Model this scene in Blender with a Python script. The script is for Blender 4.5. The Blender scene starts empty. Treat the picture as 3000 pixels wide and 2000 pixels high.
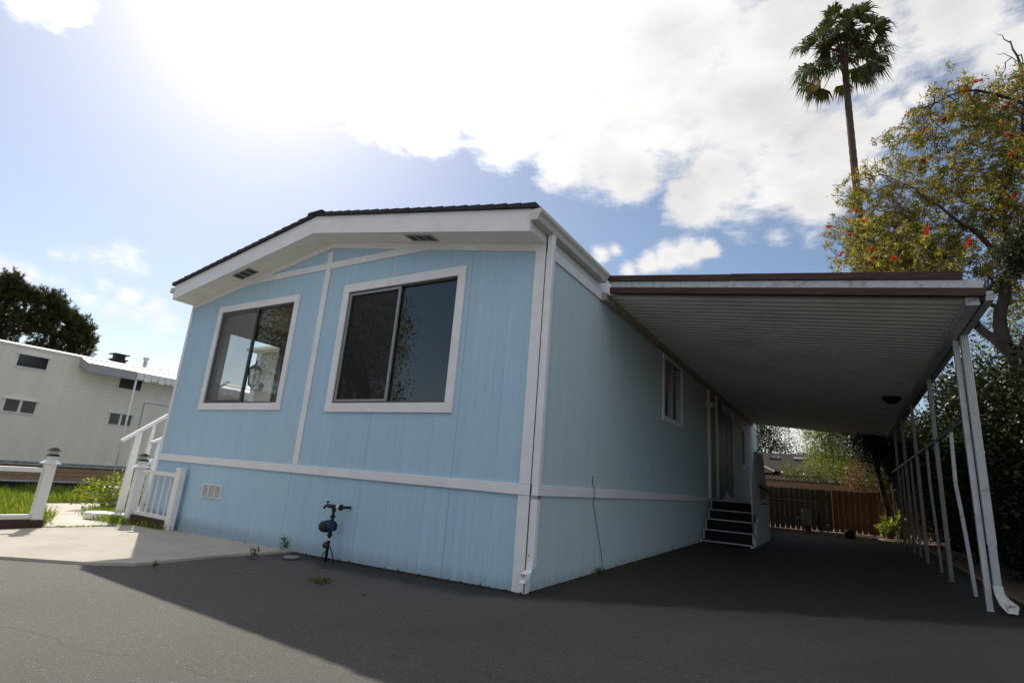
import bpy, bmesh, math, random
import numpy as np
from mathutils import Vector, Matrix

random.seed(7)
RNG = np.random.default_rng(11)
S = bpy.context.scene
COL = S.collection
R = math.radians

# ------------------------------------------------------------------ camera, sky, sun, exposure
cam = bpy.data.cameras.new('camera')
cam_o = bpy.data.objects.new('camera', cam)
COL.objects.link(cam_o)
cam_o.matrix_world = Matrix(((0.85563, 0.06256, 0.51379, 2.5104), (0.51174, -0.25098, -0.82166, -4.5558),
                             (0.07754, 0.96597, -0.24676, 0.9935), (0, 0, 0, 1)))
cam.sensor_width = 36.0
cam.lens = 18.88
cam.clip_end = 3000
cam.clip_start = 0.05
S.camera = cam_o
S.view_settings.view_transform = 'Standard'
S.view_settings.look = 'None'
S.view_settings.gamma = 1
S.view_settings.exposure = 0.15

SUN_EL, SUN_AZ = R(44.7), R(-63.4)
SUN_DIR = Vector((-0.6351, 0.3186, 0.7036)).normalized()
sl = bpy.data.lights.new('sun', 'SUN')
sl.energy = 4.2
sl.angle = R(0.53)
sl.color = (1.0, 0.93, 0.82)
so = bpy.data.objects.new('sun', sl)
COL.objects.link(so)
so.rotation_euler = SUN_DIR.to_track_quat('Z', 'Y').to_euler()

W = bpy.data.worlds.new('World')
S.world = W
W.use_nodes = True


class NT:
    def __init__(s, tree): s.t = tree; s.n = tree.nodes; s.l = tree.links
    def link(s, a, b): s.l.new(a, b)
    def put(s, sock, v):
        if isinstance(v, bpy.types.NodeSocket): s.l.new(v, sock)
        elif v is not None: sock.default_value = v
    def node(s, typ, **kw):
        n = s.n.new(typ)
        for k, v in kw.items(): setattr(n, k, v)
        return n
    def math(s, op, a, b=None, c=None, clamp=False):
        n = s.node('ShaderNodeMath', operation=op, use_clamp=clamp)
        s.put(n.inputs[0], a)
        if b is not None: s.put(n.inputs[1], b)
        if c is not None: s.put(n.inputs[2], c)
        return n.outputs[0]
    def vmath(s, op, a, b=None):
        n = s.node('ShaderNodeVectorMath', operation=op)
        s.put(n.inputs[0], a)
        if b is not None: s.put(n.inputs[1], b)
        return n.outputs['Value'] if op in ('DISTANCE', 'DOT_PRODUCT', 'LENGTH') else n.outputs[0]
    def noise(s, vec, scale, detail=4, rough=.55, dist=0.):
        n = s.node('ShaderNodeTexNoise')
        s.put(n.inputs['Vector'], vec)
        n.inputs['Scale'].default_value = scale
        n.inputs['Detail'].default_value = detail
        n.inputs['Roughness'].default_value = rough
        n.inputs['Distortion'].default_value = dist
        return n.outputs['Fac']
    def rng(s, v, a, b, c=0., d=1., smooth=False):
        n = s.node('ShaderNodeMapRange')
        if smooth: n.interpolation_type = 'SMOOTHSTEP'
        s.put(n.inputs[0], v)
        for i, q in enumerate((a, b, c, d)): s.put(n.inputs[1 + i], q)
        return n.outputs[0]
    def mix(s, f, a, b, mode='MIX'):
        n = s.node('ShaderNodeMix', data_type='RGBA', blend_type=mode)
        s.put(n.inputs[0], f)
        for sock, v in ((n.inputs[6], a), (n.inputs[7], b)):
            if isinstance(v, (tuple, list)): v = (*v[:3], 1)
            s.put(sock, v)
        return n.outputs[2]
    def mapping(s, vec, scale=(1, 1, 1), rot=(0, 0, 0)):
        n = s.node('ShaderNodeMapping')
        s.put(n.inputs[0], vec)
        n.inputs['Scale'].default_value = scale
        n.inputs['Rotation'].default_value = rot
        return n.outputs[0]


def build_sky():
    k = NT(W.node_tree)
    bg = [n for n in k.n if n.type == 'BACKGROUND'][0]
    sky = k.node('ShaderNodeTexSky', sky_type='NISHITA', sun_disc=False, sun_elevation=SUN_EL, sun_rotation=SUN_AZ)
    sky.air_density = 1.0; sky.dust_density = .7; sky.ozone_density = 1.4
    d = k.node('ShaderNodeTexCoord').outputs['Generated']
    blobs = [(-0.695,0.302,0.653,0.141,1.00),(-0.624,0.426,0.655,0.145,1.00),(-0.515,0.543,0.663,0.172,1.00),(-0.381,0.647,0.661,0.176,1.00),(-0.234,0.732,0.640,0.199,1.00),(-0.089,0.794,0.602,0.163,1.00),(0.020,0.855,0.518,0.094,1.00),(-0.606,0.534,0.590,0.092,1.00),(-0.452,0.667,0.593,0.096,1.00),(-0.324,0.754,0.571,0.108,1.00),(-0.151,0.845,0.513,0.076,1.00),(-0.015,0.880,0.475,0.065,1.00),(-0.208,0.847,0.489,0.051,0.80),(-0.754,0.280,0.594,0.064,0.90),(0.050,0.768,0.638,0.119,1.00),(0.155,0.761,0.631,0.086,1.00),(0.214,0.787,0.579,0.061,0.80),(0.121,0.818,0.562,0.025,0.70),(0.086,0.833,0.547,0.035,0.70),(0.205,0.819,0.536,0.034,0.50),(-0.825,0.163,0.542,0.040,0.70),(-0.828,0.132,0.545,0.049,0.80),(-0.182,0.860,0.477,0.061,1.00),(-0.283,0.798,0.532,0.074,1.00),(-0.389,0.745,0.542,0.064,1.00),(-0.051,0.865,0.500,0.081,1.00),(-0.219,0.679,0.701,0.172,1.30),(-0.445,0.531,0.721,0.172,1.30),(-0.036,0.760,0.649,0.114,1.20),(-0.653,0.387,0.651,0.117,1.20),(-0.652,0.463,0.600,0.061,1.00),(-0.574,0.588,0.571,0.067,1.00),(0.068,0.854,0.515,0.027,0.60),(-0.311,0.871,0.380,0.024,0.60),(-0.275,0.878,0.392,0.030,0.75),(-0.241,0.885,0.399,0.034,0.85),(-0.207,0.891,0.404,0.034,0.85),(-0.176,0.895,0.410,0.024,0.75),(-0.164,0.901,0.403,0.017,0.50),(-0.353,0.843,0.405,0.023,0.55),(-0.329,0.849,0.414,0.017,0.45),(-0.388,0.833,0.393,0.019,0.45),(-0.106,0.887,0.449,0.038,0.34),(-0.129,0.895,0.426,0.033,0.32),(-0.069,0.907,0.415,0.032,0.30),(-0.020,0.910,0.413,0.030,0.28),
             (-0.930,0.298,0.214,0.023,0.39),(-0.920,0.322,0.224,0.023,0.39),(-0.909,0.355,0.221,0.025,0.47),(-0.898,0.386,0.210,0.025,0.47),(-0.895,0.402,0.194,0.026,0.39),(-0.934,0.277,0.223,0.023,0.31),(-0.928,0.313,0.203,0.023,0.39),(-0.919,0.341,0.198,0.025,0.39),(-0.908,0.370,0.195,0.025,0.47),(-0.894,0.403,0.196,0.026,0.31),(-0.916,0.301,0.264,0.023,0.39),(-0.907,0.319,0.274,0.021,0.39),(-0.900,0.339,0.274,0.025,0.39),(-0.894,0.358,0.271,0.018,0.31),(-0.914,0.312,0.259,0.023,0.31),(-0.906,0.329,0.266,0.025,0.39),(-0.898,0.349,0.266,0.025,0.31),(-0.950,0.213,0.228,0.021,0.39),(-0.947,0.231,0.225,0.021,0.39),(-0.944,0.246,0.222,0.021,0.39),(-0.953,0.218,0.213,0.021,0.39),(-0.950,0.232,0.211,0.021,0.31),(-0.941,0.252,0.225,0.018,0.31),(-0.938,0.267,0.222,0.018,0.31),(-0.934,0.280,0.221,0.018,0.31),(-0.929,0.263,0.258,0.019,0.31),(-0.925,0.280,0.258,0.019,0.31),
             (-0.898,0.422,0.121,0.034,0.75),(-0.069,0.992,0.106,0.073,0.90),
             (0.45,-0.35,0.82,0.45,1.2),(-0.25,-0.55,0.79,0.45,1.2),(0.15,0.1,0.98,0.5,1.2),(0.75,-0.45,0.48,0.4,1.1),(0.1,-0.86,0.5,0.4,1.1),(-.75,-.35,.56,.28,1.),(.85,.1,.5,.25,1.)]  # clouds added out of view to brighten the shaded sides
    acc = None
    # the directions are warped a little so that cloud edges are ragged
    wn = k.node('ShaderNodeTexNoise'); k.put(wn.inputs['Vector'], d)
    wn.inputs['Scale'].default_value = 14; wn.inputs['Detail'].default_value = 6; wn.inputs['Roughness'].default_value = .6
    warp = k.vmath('MULTIPLY', k.vmath('SUBTRACT', wn.outputs['Color'], (.5, .5, .5)), (.075, .075, .075))
    dw = k.vmath('ADD', d, warp)
    ds = k.vmath('ADD', d, k.vmath('MULTIPLY', warp, (.28, .28, .28)))
    for x, y, z, r, w in blobs:
        v = k.math('MULTIPLY_ADD', k.vmath('DISTANCE', dw if r > .05 else ds, (x, y, z)), -w * 1. / r, w * 1.0)
        v = k.math('MAXIMUM', v, -.6)
        acc = v if acc is None else k.math('SMOOTH_MAX', acc, v, .22)
    n1 = k.noise(k.mapping(d, (11, 11, 24)), 1., 10, .62, .35)
    n2 = k.noise(k.mapping(d, (38, 38, 120), (.1, .12, .0)), 1., 6, .65)
    f = k.math('ADD', acc, k.math('MULTIPLY', k.math('SUBTRACT', n1, .5), .95))
    f = k.math('ADD', f, k.math('MULTIPLY', k.math('SUBTRACT', n2, .5), .42))
    alpha = k.rng(f, .02, .58, 0, 1, True)
    # forward scattering: clouds near the sun are far brighter than those away from it
    cs = k.vmath('DOT_PRODUCT', d, tuple(SUN_DIR))
    ph = k.math('POWER', k.math('MAXIMUM', cs, 0.), 16.)
    body = k.rng(k.noise(k.mapping(d, (7, 7, 12)), 1., 7, .55, .2), .34, .68, .82, 1.05)
    thick = k.rng(f, .35, 1.3, 1.08, .94)
    lum = k.math('MULTIPLY', k.math('MULTIPLY', body, thick), k.math('MULTIPLY_ADD', ph, 2.2, .86))
    cn = k.node('ShaderNodeCombineColor')
    for i, q in enumerate((9.1, 9.0, 8.9)): k.put(cn.inputs[i], k.math('MULTIPLY', lum, q))
    # aureole of the hazy air around the sun
    au = k.math('POWER', k.math('MAXIMUM', cs, 0.), 18.)
    an = k.node('ShaderNodeCombineColor')
    for i, q in enumerate((.7, .65, .6)): k.put(an.inputs[i], k.math('MULTIPLY', au, q))
    skyc = k.mix(1., k.mix(1., sky.outputs[0], (1.10, 1.07, 1.04), 'MULTIPLY'), an.outputs[0], 'ADD')
    col = k.mix(alpha, skyc, cn.outputs[0])
    k.link(col, bg.inputs['Color'])
    bg.inputs['Strength'].default_value = .103


build_sky()
W.cycles.sampling_method = 'MANUAL'
W.cycles.sample_map_resolution = 512
S.cycles.max_bounces = 8
S.cycles.transparent_max_bounces = 16
S.cycles.use_denoising = True

# ------------------------------------------------------------------ helpers
GX, GY = .021, .009


def gz(x, y):
    return GX * max(-30, min(28, x)) + GY * max(-18, min(34, y))


class MB:
    """Collects faces and builds ONE mesh object."""
    def __init__(s): s.v = []; s.f = []; s.sm = []
    def add(s, vs, fs, smooth=False):
        o = len(s.v); s.v += [tuple(q) for q in vs]; s.f += [tuple(o + i for i in f) for f in fs]; s.sm += [smooth] * len(fs); return s
    def box(s, x0, x1, y0, y1, z0, z1):
        return s.hexa([(x0, y0, z0), (x1, y0, z0), (x1, y1, z0), (x0, y1, z0), (x0, y0, z1), (x1, y0, z1), (x1, y1, z1), (x0, y1, z1)])
    def hexa(s, p):
        return s.add(p, [(0, 3, 2, 1), (4, 5, 6, 7), (0, 1, 5, 4), (1, 2, 6, 5), (2, 3, 7, 6), (3, 0, 4, 7)])
    def beam(s, a, b, w, h, up=(0, 0, 1)):
        a, b = Vector(a), Vector(b); d = (b - a).normalized(); u = Vector(up)
        if abs(d.dot(u)) > .95: u = Vector((0, 1, 0))
        x = d.cross(u).normalized() * w / 2; y = x.cross(d).normalized() * h / 2
        return s.hexa([a - x - y, a + x - y, a + x + y, a - x + y, b - x - y, b + x - y, b + x + y, b - x + y])
    def prism(s, poly, axis, t0, t1):
        """poly of 2-D points extruded along axis ('x','y','z')"""
        def P(u, v, t): return {'x': (t, u, v), 'y': (u, t, v), 'z': (u, v, t)}[axis]
        n = len(poly); vs = [P(u, v, t0) for u, v in poly] + [P(u, v, t1) for u, v in poly]
        return s.add(vs, [tuple(range(n - 1, -1, -1)), tuple(range(n, 2 * n))] + [(i, (i + 1) % n, n + (i + 1) % n, n + i) for i in range(n)])
    def tube(s, pts, rads, n=8, cap=True, smooth=True):
        pts = [Vector(p) for p in pts]; m = len(pts)
        if not hasattr(rads, '__len__'): rads = [rads] * m
        vs = []; prev = None
        for i, p in enumerate(pts):
            d = (pts[min(i + 1, m - 1)] - pts[max(i - 1, 0)]).normalized()
            u = prev if prev is not None else Vector((0, 0, 1)) if abs(d.z) < .9 else Vector((1, 0, 0))
            x = (u - d * u.dot(d)); x = x.normalized() if x.length > 1e-5 else d.orthogonal().normalized(); prev = x; y = d.cross(x)
            vs += [p + (x * math.cos(2 * math.pi * j / n) + y * math.sin(2 * math.pi * j / n)) * rads[i] for j in range(n)]
        fs = [(i * n + j, i * n + (j + 1) % n, (i + 1) * n + (j + 1) % n, (i + 1) * n + j) for i in range(m - 1) for j in range(n)]
        if cap: fs += [tuple(range(n - 1, -1, -1)), tuple(range((m - 1) * n, m * n))]
        return s.add(vs, fs, smooth)
    def lathe(s, prof, c=(0, 0, 0), n=16, axis='z', smooth=True):
        c = Vector(c); vs = []
        for r, h in prof:
            for j in range(n):
                a = 2 * math.pi * (j + .5) / n; u, v = r * math.cos(a), r * math.sin(a)
                vs.append(c + Vector({'z': (u, v, h), 'x': (h, u, v), 'y': (v, h, u)}[axis]))
        m = len(prof)
        fs = [(i * n + j, i * n + (j + 1) % n, (i + 1) * n + (j + 1) % n, (i + 1) * n + j) for i in range(m - 1) for j in range(n)]
        fs += [tuple(range(n - 1, -1, -1)), tuple(range((m - 1) * n, m * n))]
        return s.add(vs, fs, smooth)
    def build(s, name, m, parent=None, bevel=0., **kw):
        me = bpy.data.meshes.new(name)
        me.from_pydata(s.v, [], s.f)
        me.polygons.foreach_set('use_smooth', s.sm)
        me.materials.append(m)
        o = bpy.data.objects.new(name, me); COL.objects.link(o)
        if parent is not None: o.parent = parent; o.matrix_parent_inverse = Matrix.Translation(parent_loc(parent)).inverted()
        if bevel:
            b = o.modifiers.new('bevel', 'BEVEL'); b.width = bevel; b.segments = 2; b.limit_method = 'ANGLE'; b.angle_limit = R(40)
        tag(o, **kw)
        return o


def parent_loc(o):
    return o.location


def tag(o, label=None, cat=None, group=None, kind=None):
    if label: o['label'] = label
    if cat: o['category'] = cat
    if group: o['group'] = group
    if kind: o['kind'] = kind
    return o


def thing(name, label, cat, loc, group=None):
    """An Empty at the thing's base; its parts are modelled in world coordinates."""
    o = bpy.data.objects.new(name, None); COL.objects.link(o)
    o.location = loc; o.empty_display_size = .2
    return tag(o, label, cat, group)


def copy_tree(o, parent=None):
    c = o.copy(); COL.objects.link(c)
    if parent is not None: c.parent = parent
    for ch in [q for q in bpy.data.objects if q.parent == o]:
        copy_tree(ch, c)
    return c


def np_mesh(name, verts, faces, m, parent=None, smooth=False, **kw):
    """fast mesh from (N,3) verts and (M,k) faces"""
    verts = np.asarray(verts, np.float32); faces = np.asarray(faces, np.int32)
    me = bpy.data.meshes.new(name); k = faces.shape[1]
    me.vertices.add(len(verts)); me.vertices.foreach_set('co', verts.ravel())
    me.loops.add(faces.size); me.loops.foreach_set('vertex_index', faces.ravel())
    me.polygons.add(len(faces)); me.polygons.foreach_set('loop_start', np.arange(0, faces.size, k, dtype=np.int32))
    if smooth: me.polygons.foreach_set('use_smooth', np.ones(len(faces), bool))
    me.update(calc_edges=True); me.validate()
    me.materials.append(m)
    o = bpy.data.objects.new(name, me); COL.objects.link(o)
    if parent is not None: o.parent = parent; o.matrix_parent_inverse = Matrix.Translation(parent.location).inverted()
    return tag(o, **kw)


def leaf_arrays(base, direc, length, width, bend=.15):
    """narrow folded leaves: base (N,3), direction (N,3), length (N), width (N)"""
    base = np.asarray(base, float); d = np.asarray(direc, float); n = len(base)
    d = d / (np.linalg.norm(d, axis=1, keepdims=True) + 1e-9)
    r = RNG.normal(size=(n, 3)); s = np.cross(d, r); s /= np.linalg.norm(s, axis=1, keepdims=True) + 1e-9
    u = np.cross(s, d)
    L = np.asarray(length).reshape(-1, 1) * np.ones((n, 1)); Wd = np.asarray(width).reshape(-1, 1) * np.ones((n, 1))
    mid = base + d * L * .45 + u * L * bend * .5
    v = np.stack([base, mid + s * Wd / 2, base + d * L - u * L * bend * .3, mid - s * Wd / 2], 1).reshape(-1, 3)
    f = np.arange(4 * n).reshape(n, 4)
    return v, f


def rand_dirs(n, up=0.):
    d = RNG.normal(size=(n, 3)); d[:, 2] += up
    return d / np.linalg.norm(d, axis=1, keepdims=True)


# ------------------------------------------------------------------ materials
def M(name, col, rough=.7, var=.12, scale=8., bump=0., bscale=40., metal=0., spec=.4, stretch=None, col2=None, mixs=None):
    m = bpy.data.materials.new(name); m.use_nodes = True
    k = NT(m.node_tree); b = k.n['Principled BSDF']
    oc = k.node('ShaderNodeTexCoord').outputs['Object']
    vec = k.mapping(oc, stretch) if stretch else oc
    n = k.noise(vec, scale, 6, .6)
    c = tuple(col)
    lo = tuple(q * (1 - var) for q in c); hi = tuple(min(1, q * (1 + var)) for q in c)
    out = k.mix(k.rng(n, .3, .7), lo, hi)
    if col2:
        out = k.mix(k.rng(k.noise(vec, mixs or scale * .6, 8, .65), .5, .68), out, col2)
    k.link(out, b.inputs['Base Color'])
    b.inputs['Roughness'].default_value = rough
    b.inputs['Metallic'].default_value = metal
    b.inputs['Specular IOR Level'].default_value = spec
    if bump:
        bn = k.node('ShaderNodeBump'); bn.inputs['Strength'].default_value = bump; bn.inputs['Distance'].default_value = .01
        k.link(k.noise(vec, bscale, 5, .6), bn.inputs['Height']); k.link(bn.outputs[0], b.inputs['Normal'])
    return m


def leaf_mat(name, cols, trans=.35, rough=.45):
    """leaf colours vary from leaf to leaf"""
    m = bpy.data.materials.new(name); m.use_nodes = True
    k = NT(m.node_tree); b = k.n['Principled BSDF']; out = k.n['Material Output']
    rp = k.node('ShaderNodeNewGeometry').outputs['Random Per Island']
    cr = k.node('ShaderNodeValToRGB'); e = cr.color_ramp
    e.interpolation = 'LINEAR'
    while len(e.elements) < len(cols): e.elements.new(.5)
    for i, (p, c) in enumerate(cols): e.elements[i].position = p; e.elements[i].color = (*c, 1)
    k.link(rp, cr.inputs[0]); k.link(cr.outputs[0], b.inputs['Base Color'])
    b.inputs['Roughness'].default_value = rough; b.inputs['Specular IOR Level'].default_value = .35
    t = k.node('ShaderNodeBsdfTranslucent')
    k.link(k.mix(1., cr.outputs[0], (1.5, 1.35, .5), 'MULTIPLY'), t.inputs[0])
    mx = k.node('ShaderNodeMixShader'); mx.inputs[0].default_value = trans
    k.link(b.outputs[0], mx.inputs[1]); k.link(t.outputs[0], mx.inputs[2]); k.link(mx.outputs[0], out.inputs[0])
    return m


def siding_mat(name, col, period, groove=.055, streak=.08, crack=.5, seed=0.):
    m = bpy.data.materials.new(name); m.use_nodes = True
    k = NT(m.node_tree); b = k.n['Principled BSDF']
    oc = k.node('ShaderNodeTexCoord').outputs['Object']
    sx = k.node('ShaderNodeSeparateXYZ'); k.link(oc, sx.inputs[0])
    c = k.math('ADD', sx.outputs[0], sx.outputs[1]); z = sx.outputs[2]
    t = k.math('DIVIDE', k.math('ADD', c, 40 + seed), period)
    idx = k.math('FLOOR', t); fr = k.math('FRACT', t)
    e = k.math('ABSOLUTE', k.math('SUBTRACT', fr, .5))            # .5 at the groove
    g = k.rng(e, .5 - groove, .5 - groove * .35, 0, 1)
    wn = k.node('ShaderNodeTexWhiteNoise', noise_dimensions='1D'); k.put(wn.inputs['W'], k.math('FLOOR', k.math('ADD', t, .5)))
    vec = k.mapping(oc, (14, 14, .8))
    st = k.noise(vec, 1.6, 7, .65)
    big = k.noise(oc, .7, 5, .55)
    # hairline cracks along some grooves
    cz = k.node('ShaderNodeTexNoise', noise_dimensions='2D')
    cv = k.node('ShaderNodeCombineXYZ'); k.link(k.math('MULTIPLY', wn.outputs[0], 57.), cv.inputs[0]); k.link(k.math('MULTIPLY', z, 2.2), cv.inputs[1])
    k.link(cv.outputs[0], cz.inputs['Vector']); cz.inputs['Detail'].default_value = 5
    cr = k.math('MULTIPLY', k.rng(e, .5 - .03, .5 - .012, 0, 1), k.rng(cz.outputs['Fac'], .54, .60, 0, 1))
    cr = k.math('MULTIPLY', cr, k.rng(wn.outputs[0], .45, .5, 0, 1))
    base = k.mix(k.rng(st, .3, .72), tuple(q * (1 - streak) for q in col), tuple(min(1, q * (1 + streak)) for q in col))
    base = k.mix(k.rng(big, .35, .7), base, tuple(q * s for q, s in zip(col, (1.03, 1.0, .92))))
    pl = k.node('ShaderNodeTexWhiteNoise', noise_dimensions='1D'); k.put(pl.inputs['W'], idx)
    base = k.mix(1., base, k.mix(pl.outputs[0], (.975, .975, .98), (1.02, 1.02, 1.02)), 'MULTIPLY')
    base = k.mix(k.math('MULTIPLY', k.math('MULTIPLY', g, k.rng(wn.outputs[0], .1, .9, .2, 1.)), .15), base, tuple(q * .5 for q in col))
    base = k.mix(k.math('MULTIPLY', cr, crack * .6), base, (.05, .06, .065))
    jt = k.math('ABSOLUTE', k.math('SUBTRACT', k.math('FRACT', k.math('DIVIDE', t, 12.)), .5))
    base = k.mix(k.rng(jt, .4955, .4985, 0, .45), base, tuple(q * .3 for q in col))
    # splash dirt near the ground, in ragged tongues
    sp = k.math('SUBTRACT', k.math('MULTIPLY', k.noise(k.mapping(oc, (16, 16, 2.5)), 1., 5, .7), .22), z)
    base = k.mix(k.rng(sp, -.02, .1, 0, .35), base, (.12, .12, .11))
    k.link(base, b.inputs['Base Color'])
    b.inputs['Roughness'].default_value = .62; b.inputs['Specular IOR Level'].default_value = .3
    h = k.math('SUBTRACT', k.math('MULTIPLY', k.noise(k.mapping(oc, (90, 90, 5)), 1., 4, .6), .12), g)
    bn = k.node('ShaderNodeBump'); bn.inputs['Strength'].default_value = .25; bn.inputs['Distance'].default_value = .006
    k.link(h, bn.inputs['Height']); k.link(bn.outputs[0], b.inputs['Normal'])
    return m


def asphalt_mat(name, col, cracks=True, sparkle=True, sealed=None):
    m = bpy.data.materials.new(name); m.use_nodes = True
    k = NT(m.node_tree); b = k.n['Principled BSDF']
    oc = k.node('ShaderNodeTexCoord').outputs['Object']
    fine = k.noise(oc, 150, 4, .75); mid = k.noise(oc, 34, 5, .65); big = k.noise(oc, .9, 6, .6)
    c = k.mix(k.rng(fine, .32, .7), tuple(q * .42 for q in col), tuple(q * 1.62 for q in col))
    c = k.mix(k.rng(mid, .35, .7, 0, .5), c, tuple(q * .75 for q in col))
    c = k.mix(k.rng(big, .35, .68, 0, .55), c, tuple(q * 1.22 for q in col))
    gr = k.noise(oc, 62, 3, .8)
    c = k.mix(1., c, k.mix(k.rng(gr, .3, .7), (.70, .70, .70), (1.32, 1.32, 1.32)), 'MULTIPLY')
    vo = k.node('ShaderNodeTexVoronoi'); k.link(oc, vo.inputs['Vector']); vo.inputs['Scale'].default_value = 95
    sc = k.node('ShaderNodeSeparateColor'); k.link(vo.outputs['Color'], sc.inputs[0])
    chip_glint = k.math('MULTIPLY', k.rng(vo.outputs['Distance'], .34, .22, 0, 1), k.rng(sc.outputs[0], .93, .94, 0, 1))
    c = k.mix(k.math('MULTIPLY', chip_glint, .7), c, tuple(min(.6, q * 5.2) for q in col))  # pale stone chips, with sunlit sparkle put into their colour
    vo2 = k.node('ShaderNodeTexVoronoi'); k.link(oc, vo2.inputs['Vector']); vo2.inputs['Scale'].default_value = 48
    sc2 = k.node('ShaderNodeSeparateColor'); k.link(vo2.outputs['Color'], sc2.inputs[0])
    chip_glint2 = k.math('MULTIPLY', k.rng(vo2.outputs['Distance'], .30, .2, 0, 1), k.rng(sc2.outputs[0], .972, .976, 0, 1))
    c = k.mix(k.math('MULTIPLY', chip_glint2, .5), c, tuple(min(.6, q * 4.) for q in col))  # sparser, larger chips, also coloured to pass for sun sparkle
    stain = k.rng(k.noise(oc, .55, 4, .5, .6), .58, .70, 0, .35)
    c = k.mix(stain, c, tuple(q * .5 for q in col))
    # worn square by the meter, and the joint that runs from it
    if sealed:
        s0 = k.node('ShaderNodeSeparateXYZ'); k.link(oc, s0.inputs[0])
        wv = k.math('MULTIPLY', k.math('SUBTRACT', k.noise(oc, 5., 5, .6), .5), .14)
        u_ = k.math('ADD', k.math('ADD', k.math('MULTIPLY', s0.outputs[0], .83), k.math('MULTIPLY', s0.outputs[1], -.56)), wv)
        v_ = k.math('ADD', k.math('ADD', k.math('MULTIPLY', s0.outputs[0], .56), k.math('MULTIPLY', s0.outputs[1], .83)), wv)
        du = k.math('ABSOLUTE', k.math('ADD', u_, 1.72)); dv = k.math('ABSOLUTE', k.math('ADD', v_, 1.85))
        worn = k.math('MULTIPLY', k.rng(du, .42, .34, 0, 1), k.rng(dv, .26, .20, 0, 1))
        jn = k.math('MULTIPLY', k.rng(k.math('ABSOLUTE', k.math('ADD', du, -.40)), .012, .004, 0, 1), k.rng(dv, .75, .6, 0, 1))
        sp = k.node('ShaderNodeSeparateXYZ'); k.link(oc, sp.inputs[0])
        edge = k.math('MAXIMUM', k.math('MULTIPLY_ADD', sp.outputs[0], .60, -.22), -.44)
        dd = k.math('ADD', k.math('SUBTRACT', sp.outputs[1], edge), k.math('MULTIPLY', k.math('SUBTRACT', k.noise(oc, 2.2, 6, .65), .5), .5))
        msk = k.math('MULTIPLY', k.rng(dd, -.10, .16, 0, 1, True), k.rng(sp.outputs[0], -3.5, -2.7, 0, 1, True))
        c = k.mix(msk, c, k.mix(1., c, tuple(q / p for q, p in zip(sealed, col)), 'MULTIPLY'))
        c = k.mix(k.math('MULTIPLY', worn, .55), c, tuple(q * 1.15 for q in col))
        c = k.mix(k.math('MULTIPLY', jn, .7), c, (.008, .008, .008))
    rough = k.rng(fine, .3, .7, .62, .92)
    if sparkle:
        rough = k.mix(k.math('MULTIPLY', k.rng(sc.outputs[1], .93, .95, 0, 1), k.rng(vo.outputs['Distance'], .4, .3, 0, 1)), rough, (.22, .22, .22))
    if cracks:
        s = k.node('ShaderNodeSeparateXYZ'); k.link(oc, s.inputs[0])
        wob = k.math('MULTIPLY', k.math('SUBTRACT', k.noise(oc, 1.1, 9, .62), .5), .38)
        mask = None
        for ax, ay, off, w in ((-.14, 1, 2.02, .0032), (-.22, 1, 2.75, .004), (.05, 1, 3.35, .003), (.1, 1, .95, .003)):
            ln = k.math('ADD', k.math('ADD', k.math('MULTIPLY', s.outputs[0], ax), k.math('MULTIPLY', s.outputs[1], ay)), off)
            ln = k.math('ABSOLUTE', k.math('ADD', ln, wob))
            q = k.rng(ln, w * .6, w * 1.8, 1, 0)
            mask = q if mask is None else k.math('MAXIMUM', mask, q)
        mask = k.math('MULTIPLY', mask, k.rng(k.noise(oc, 1.7, 3, .5), .42, .56, 0, 1))
        c = k.mix(k.math('MULTIPLY', mask, .6), c, (.008, .008, .008))
    k.link(c, b.inputs['Base Color']); k.put(b.inputs['Roughness'], rough)
    b.inputs['Specular IOR Level'].default_value = .4
    bn = k.node('ShaderNodeBump'); bn.inputs['Strength'].default_value = .75; bn.inputs['Distance'].default_value = .006
    k.link(k.math('ADD', fine, k.math('MULTIPLY', k.noise(oc, 90, 3, .6), .8)), bn.inputs['Height']); k.link(bn.outputs[0], b.inputs['Normal'])
    return m


def glass_mat(name, tint=(.93, .96, .95), ior=1.5, rough=0.):
    m = bpy.data.materials.new(name); m.use_nodes = True
    k = NT(m.node_tree); k.n.remove(k.n['Principled BSDF']); out = k.n['Material Output']
    tr = k.node('ShaderNodeBsdfTransparent'); tr.inputs[0].default_value = (*tint, 1)
    gl = k.node('ShaderNodeBsdfGlossy'); gl.inputs['Roughness'].default_value = rough
    fr = k.node('ShaderNodeFresnel'); fr.inputs[0].default_value = ior
    oc = k.node('ShaderNodeTexCoord').outputs['Object']
    bn = k.node('ShaderNodeBump'); bn.inputs['Strength'].default_value = .05; bn.inputs['Distance'].default_value = .02
    k.link(k.noise(oc, 1.3, 2, .4), bn.inputs['Height']); k.link(bn.outputs[0], gl.inputs['Normal'])
    mx = k.node('ShaderNodeMixShader'); k.link(k.math('MULTIPLY', fr.outputs[0], 2.6, clamp=True), mx.inputs[0])
    k.link(tr.outputs[0], mx.inputs[1]); k.link(gl.outputs[0], mx.inputs[2]); k.link(mx.outputs[0], out.inputs[0])
    return m


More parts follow.
